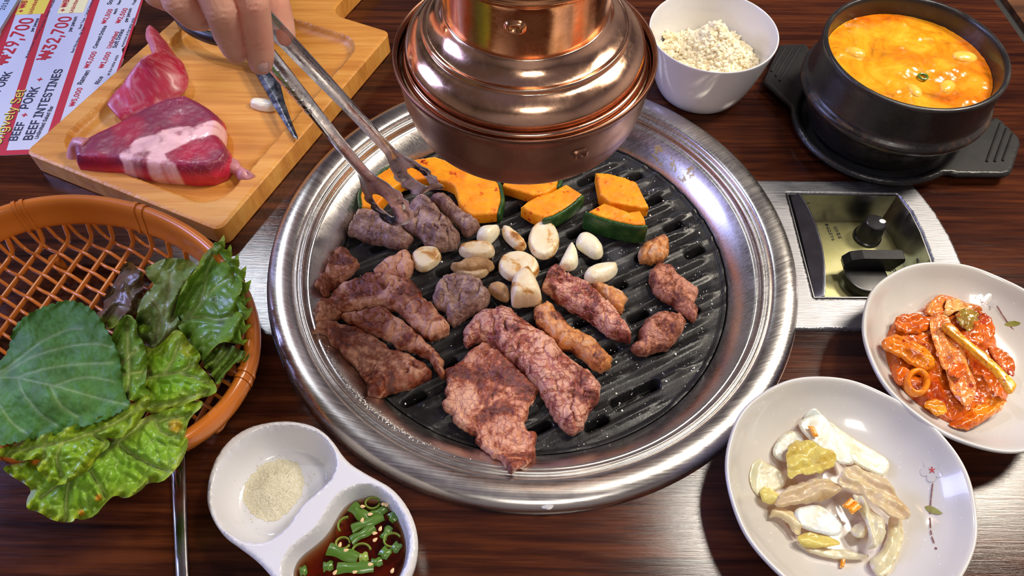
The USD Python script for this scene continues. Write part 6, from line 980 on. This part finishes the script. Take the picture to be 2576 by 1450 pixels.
# ---------------- tongs ----------------
surf('tong_steel', (.78, .80, .84), .12, 1.0, rough2=.30, scale=75, bump=.15, bscale=200, bdist=.0004)
def curve_px(pts, n=60):
    """3-D line through pixels (x, y, depth)"""
    return spline([WD(x, y, d) for x, y, d in pts], n // max(1, len(pts) - 1))
def tong_arm(path, nrm, flip, parent, name, hole_off=0.0):
    path = resample(path, .001); s = np.r_[0, np.cumsum(np.linalg.norm(np.diff(path, axis=0), axis=1))]; Lm = s[-1]
    hw = np.array([(0, .0075), (.002, .0088), (.005, .0112), (.009, .0118), (.0125, .0104), (.016, .0122), (.020, .0132), (.024, .0112), (.028, .0126), (.032, .0124), (.036, .0102), (.044, .0092), (.052, .0064), (.060, .0048), (.075, .0048), (.11, .0058), (.16, .0070), (.22, .0076), (.40, .0080)])
    l = np.r_[np.arange(0, .06, .0008), np.arange(.06, Lm, .004)]; w = np.interp(l, hw[:, 0], hw[:, 1]) * np.interp(l, [0, .04, .06, .1], [1.22, 1.22, 1.05, .92])
    end = [(.0012 * math.sin(q * 9), q) for q in np.linspace(-.0086, .0086, 15)]
    wl = np.where(l < .055, w * (.86 + .14), w)
    pl = Polygon([*[(a, b) for a, b in end], *zip(l[1:], wl[1:]), *zip(l[::-1][:-1], -w[::-1][:-1])]).buffer(0)
    hl = Polygon([(.0225 + .0145 * math.cos(a), hole_off + .0052 * math.sin(a) * (1 + .25 * math.cos(a))) for a in np.linspace(0, 6.283, 40, endpoint=False)])
    pl = pl.difference(hl)
    def cz(x, y, d=None):
        q = np.interp(x, hw[:, 0], hw[:, 1]); v = np.clip(y / q, -1, 1); scoop = np.interp(x, [0, .02, .05, .065, .09, .4], [.0016, .0026, .0014, .0028, .0042, .0052]); return -scoop * (1 - v * v) - .004 * np.exp(-x / .006)
    m_, _ = relief(pl, lambda x, y, d: cz(x, y) + .0005, lambda x, y, d: cz(x, y) - .0005, .0011)
    v = m_.vertices; c_ = np.stack([np.interp(v[:, 0], s, path[:, k]) for k in range(3)], 1); T = np.gradient(path, axis=0); T /= np.linalg.norm(T, axis=1, keepdims=True)
    t_ = np.stack([np.interp(v[:, 0], s, T[:, k]) for k in range(3)], 1); t_ /= np.linalg.norm(t_, axis=1, keepdims=True)
    n_ = nrm - t_ * (t_ @ nrm)[:, None]; n_ /= np.linalg.norm(n_, axis=1, keepdims=True); w_ = np.cross(t_, n_)
    p_ = part(parent, name, mesh(c_ + w_ * v[:, 1:2] + n_ * v[:, 2:3] * flip, m_.faces), 'tong_steel', 35)
    ms = []
    for k in range(7):
        L0 = .128 + k * .0085
        if L0 > Lm: break
        i = int(np.searchsorted(s, L0)); tt = T[i]; nn = nrm - tt * (tt @ nrm); nn /= np.linalg.norm(nn); ww = np.cross(tt, nn); zc = cz(np.array([L0]), np.array([0.0]))[0]
        a = np.linspace(0, 6.283, 20, endpoint=False); ms.append(tube(path[i] + nn * zc * flip + np.outer(.0022 * np.cos(a), tt) + np.outer(.0019 * np.sin(a), ww), .0007, 6, closed=True))
    part(p_, 'embossing', cat(ms), 'tong_steel', True, kind='stuff')
A0, B0 = W(1010, 552, .002), W(1086, 492, .004)
dA, dB = (A0 - [0, 0, CAM_H]) @ _f, (B0 - [0, 0, CAM_H]) @ _f
Ah, Bh = WD(668, 130, .448), WD(700, 84, .452)
pa = np.array([A0 + (Ah - A0) * t_ for t_ in np.linspace(0, 1.45, 60)]); pb = np.array([B0 + (Bh - B0) * t_ for t_ in np.linspace(0, 1.45, 60)])
end_ = (pa[-1] + pb[-1]) / 2; k = np.clip((np.linspace(0, 1.45, 60) - 1.0) / .45, 0, 1)[:, None] ** 2; pa = pa + (end_ - pa[-1]) * k * .85; pb = pb + (end_ - pb[-1]) * k * .85
sep = (B0 - A0); sep /= np.linalg.norm(sep); axis = (Ah - A0) / np.linalg.norm(Ah - A0); view = (A0 - [0, 0, CAM_H]); view /= np.linalg.norm(view)
nrm = sep * .55 + view * .75; nrm -= axis * (axis @ nrm); nrm /= np.linalg.norm(nrm)
tongs = thing('tongs', 'stainless steel tongs with scalloped slotted heads gripping beef on the grill', 'tongs', A0)
tong_arm(pa, nrm, 1, tongs, 'arm', .0030); tong_arm(pb, nrm, -1, tongs, 'arm', -.0015)
part(tongs, 'hinge', tube([pa[-1], (pa[-1] + pb[-1]) / 2 + axis * .01, pb[-1]], .004, 10), 'tong_steel')

# ---------------- scissors on the board ----------------
surf('scissor_steel', (.20, .21, .25), .22, 1.0, color2=[(.26, .26, .30), (.42, .40, .36)], scale=130, lo=.42, hi=.75, rough2=.5, bump=.2, bscale=300, bdist=.0003)
surf('black_handle', (.010, .010, .012), .35)
SZ = .0232
sc_ = thing('scissors', 'kitchen scissors with black handles lying on the cutting board under the hand', 'scissors', W(690, 260, SZ))
bpx = [(749, 351), (738, 345), (716, 312), (688, 266), (650, 196), (612, 130), (596, 100), (640, 84), (676, 120), (698, 180), (716, 255), (735, 310), (749, 344)]
m_, _ = relief(Polygon(WP(bpx, SZ)), lambda x, y, d: SZ + .0016 * np.clip(d / .004, 0, 1), lambda x, y, d: SZ - .0004 + 0 * d, .0015); part(sc_, 'blade', m_, 'scissor_steel', 40)
m_, _ = relief(Polygon(WP([(x - 4, y - 8) for x, y in bpx[1:-1]], SZ - .0025)), lambda x, y, d: SZ - .0012 + 0 * d, lambda x, y, d: SZ - .0012 - .0014 * np.clip(d / .004, 0, 1), .0015); part(sc_, 'blade', m_, 'scissor_steel', 40)
part(sc_, 'pivot_screw', move(ellips((0, 0, 0), (.004, .004, .0016)), W(640, 125, SZ + .002)), 'scissor_steel')
for lp_ in ([(440, 12), (452, 46), (482, 74), (520, 92), (560, 102), (606, 112), (640, 118), (640, 86), (600, 36), (540, -16), (476, -34), (444, -18)], [(650, 112), (636, 74), (604, 4), (570, -56), (588, -96), (636, -88), (664, -30), (668, 60)]):
    q = spline([W(x, y, .030) for x, y in lp_], 8, closed=True); part(sc_, 'handle_loop', tube(q, .0050, 12, closed=True, flat=(1.0, 1.25)), 'black_handle', True)

# ---------------- the hand ----------------
mat('skin', {'tc': ('texture_coordinate', {}), 'a': ('noise_texture', dict(scale=55, detail=4)), 'rm': ('rgb_ramp', {'ramp': [(.3, (.58, .27, .195)), (.55, (.64, .33, .245)), (.75, (.66, .30, .235))]}), 'c': ('voronoi_texture', dict(scale=1300)), 'd': ('noise_texture', dict(scale=420, detail=4)), 'cd': ('mix_float', dict(fac=.6)), 'bp': ('bump', dict(strength=.22, distance=.0004)), 'p': ('principled_bsdf', dict(roughness=.42, subsurface_weight=.3, subsurface_scale=.004, subsurface_radius=(1, .35, .2), specular_ior_level=.4))},
    [('tc.object', 'a.vector'), ('a.fac', 'rm.fac'), ('rm.color', 'p.base_color'), ('tc.object', 'c.vector'), ('tc.object', 'd.vector'), ('c.distance', 'cd.a'), ('d.fac', 'cd.b'), ('cd.result', 'bp.height'), ('bp.normal', 'p.normal')])
surf('fingernail', (.68, .36, .33), .25, color2=(.72, .42, .38), scale=150, coat_weight=.3, coat_roughness=.15, subsurface_weight=.15, subsurface_scale=.002)
surf('dark_sleeve', (.02, .02, .03), .9)
MM = .001
FG = {'index': [(585, -125, .402, 11.5), (636, 8, .414, 9.3), (649, 96, .430, 8.5), (655, 135, .437, 8.0), (656, 158, .441, 6.9)], 'middle': [(500, -130, .398, 11.5), (556, 26, .410, 9.5), (579, 92, .427, 8.6), (589, 116, .433, 8.0), (594, 128, .437, 7.0)],
      'ring': [(425, -120, .400, 11), (452, 2, .409, 9.3), (486, 36, .419, 8.7), (503, 42, .426, 8.0), (512, 42, .431, 7.2)], 'pinky': [(360, -110, .408, 10), (398, -18, .416, 8.2), (418, -6, .424, 7.5), (428, -5, .430, 6.8)],
      'thumb': [(560, -150, .432, 14), (640, -70, .447, 11.5), (690, 14, .455, 9.6), (705, 62, .461, 8.6), (712, 86, .464, 7.6)]}
J = {k: [(WD(x, y, d), r * MM) for x, y, d, r in v] for k, v in FG.items()}
sph = lambda c, r, n=24: m3.Manifold.sphere(r, n).translate(tuple(map(float, c)))
solids = []
for k, v in J.items():
    for (a, ra), (b, rb_) in zip(v[:-1], v[1:]): solids.append(m3.Manifold.batch_hull([sph(a, ra), sph(b, rb_)]))
wr = [(WD(450, -330, .432), .024), (WD(540, -330, .440), .024)]; fo = [(WD(440, -560, .50), .028), (WD(560, -560, .51), .028)]
solids.append(m3.Manifold.batch_hull([sph(J['index'][0][0], .0125), sph(J['middle'][0][0], .0125), sph(*wr[0]), sph(*wr[1])])); solids.append(m3.Manifold.batch_hull([sph(J['ring'][0][0], .012), sph(J['middle'][0][0], .0125), sph(J['pinky'][0][0], .011), sph(*wr[0]), sph(*wr[1])]))
solids.append(m3.Manifold.batch_hull([sph(J['thumb'][0][0], .015), sph(J['index'][0][0], .012), sph(*wr[1])])); solids.append(m3.Manifold.batch_hull([sph(J['thumb'][1][0], .0105), sph(J['thumb'][0][0], .0145), sph(J['index'][0][0], .010)]))
solids.append(m3.Manifold.batch_hull([sph(*wr[0]), sph(*wr[1]), sph(*fo[0]), sph(*fo[1])]))
hm = m3.Manifold.batch_boolean(solids, m3.OpType.Add).refine_to_length(.0016); v, f, _ = meshkit.arrays(hm); hm = trimesh.Trimesh(v, f, process=True); trimesh.smoothing.filter_taubin(hm, lamb=.5, nu=.52, iterations=26)
v = hm.vertices.copy(); vn = hm.vertex_normals
for k, js in (('index', (1, 2)), ('middle', (1, 2)), ('ring', (1, 2))):
    for ji in js:
        c_, r_ = J[k][ji]; ax = J[k][ji + 1][0] - J[k][ji - 1][0]; ax /= np.linalg.norm(ax); q = v - c_; t_ = q @ ax; lat = np.linalg.norm(q - np.outer(t_, ax), axis=1); near = (lat < r_ * 1.35)
        back = np.clip((q @ (-_f)) / r_ * 1.4, 0, 1); wob = .0007 * np.sin(q @ CR / .0016)
        v += vn * (near * back * (np.exp(-((t_) / .0052) ** 2) * (.0006 - .00075 * (.5 + .5 * np.cos((t_ + wob) / .0031 * 2 * np.pi)))))[:, None]
hand = thing('hand', 'bare hand reaching in from the top, fingers closed around the steel tongs', 'hand', J['index'][1][0])
part(hand, 'skin', mesh(v, hm.faces), 'skin', True)
def nail(js, px, w, l, name='fingernail'):
    c_ = WD(*px); ax = js[-1][0] - js[-3][0]; ax /= np.linalg.norm(ax); n_ = -_f + .25 * CU; n_ -= ax * (n_ @ ax); n_ /= np.linalg.norm(n_); s_ = np.cross(ax, n_)
    a, b = np.meshgrid(np.linspace(-1, 1, 15), np.linspace(-1, 1, 15), indexing='ij'); rr = np.maximum(np.hypot(a, b), 1e-9); mx_ = np.maximum(np.abs(a), np.abs(b)); k = mx_ / rr; a2, b2 = a * (k * .55 + .45 * 1), b * (k * .55 + .45)
    P3 = c_ + (a2 * w)[..., None] * s_ + (b2 * l)[..., None] * ax + (.0012 - .0034 * a2 ** 2 - .0013 * b2 ** 2)[..., None] * n_
    i, j = np.meshgrid(np.arange(14), np.arange(14), indexing='ij'); q = np.stack([i * 15 + j, (i + 1) * 15 + j, (i + 1) * 15 + j + 1, i * 15 + j + 1], -1).reshape(-1, 4)
    vv = P3.reshape(-1, 3); vv = np.vstack([vv, vv - n_ * .0007]); f_ = np.vstack([q[:, [0, 1, 2]], q[:, [0, 2, 3]]]); rim = [*range(0, 15), *range(29, 225, 15), *range(223, 209, -1), *range(195, 0, -15)]; rim = np.array(rim); r2 = np.roll(rim, -1)
    part(hand, name, mesh(vv, np.vstack([f_, f_[:, ::-1] + 225, np.c_[rim, rim + 225, r2], np.c_[r2, rim + 225, r2 + 225]])), 'fingernail', True)
nail(J['index'], (653, 163, .4350), .0048, .0048)
part(hand, 'sleeve', cat([m3.Manifold.batch_hull([sph(WD(440, -520, .488), .033), sph(WD(560, -520, .497), .033), sph(WD(430, -900, .66), .042), sph(WD(600, -900, .67), .042)])]), 'dark_sleeve', True)
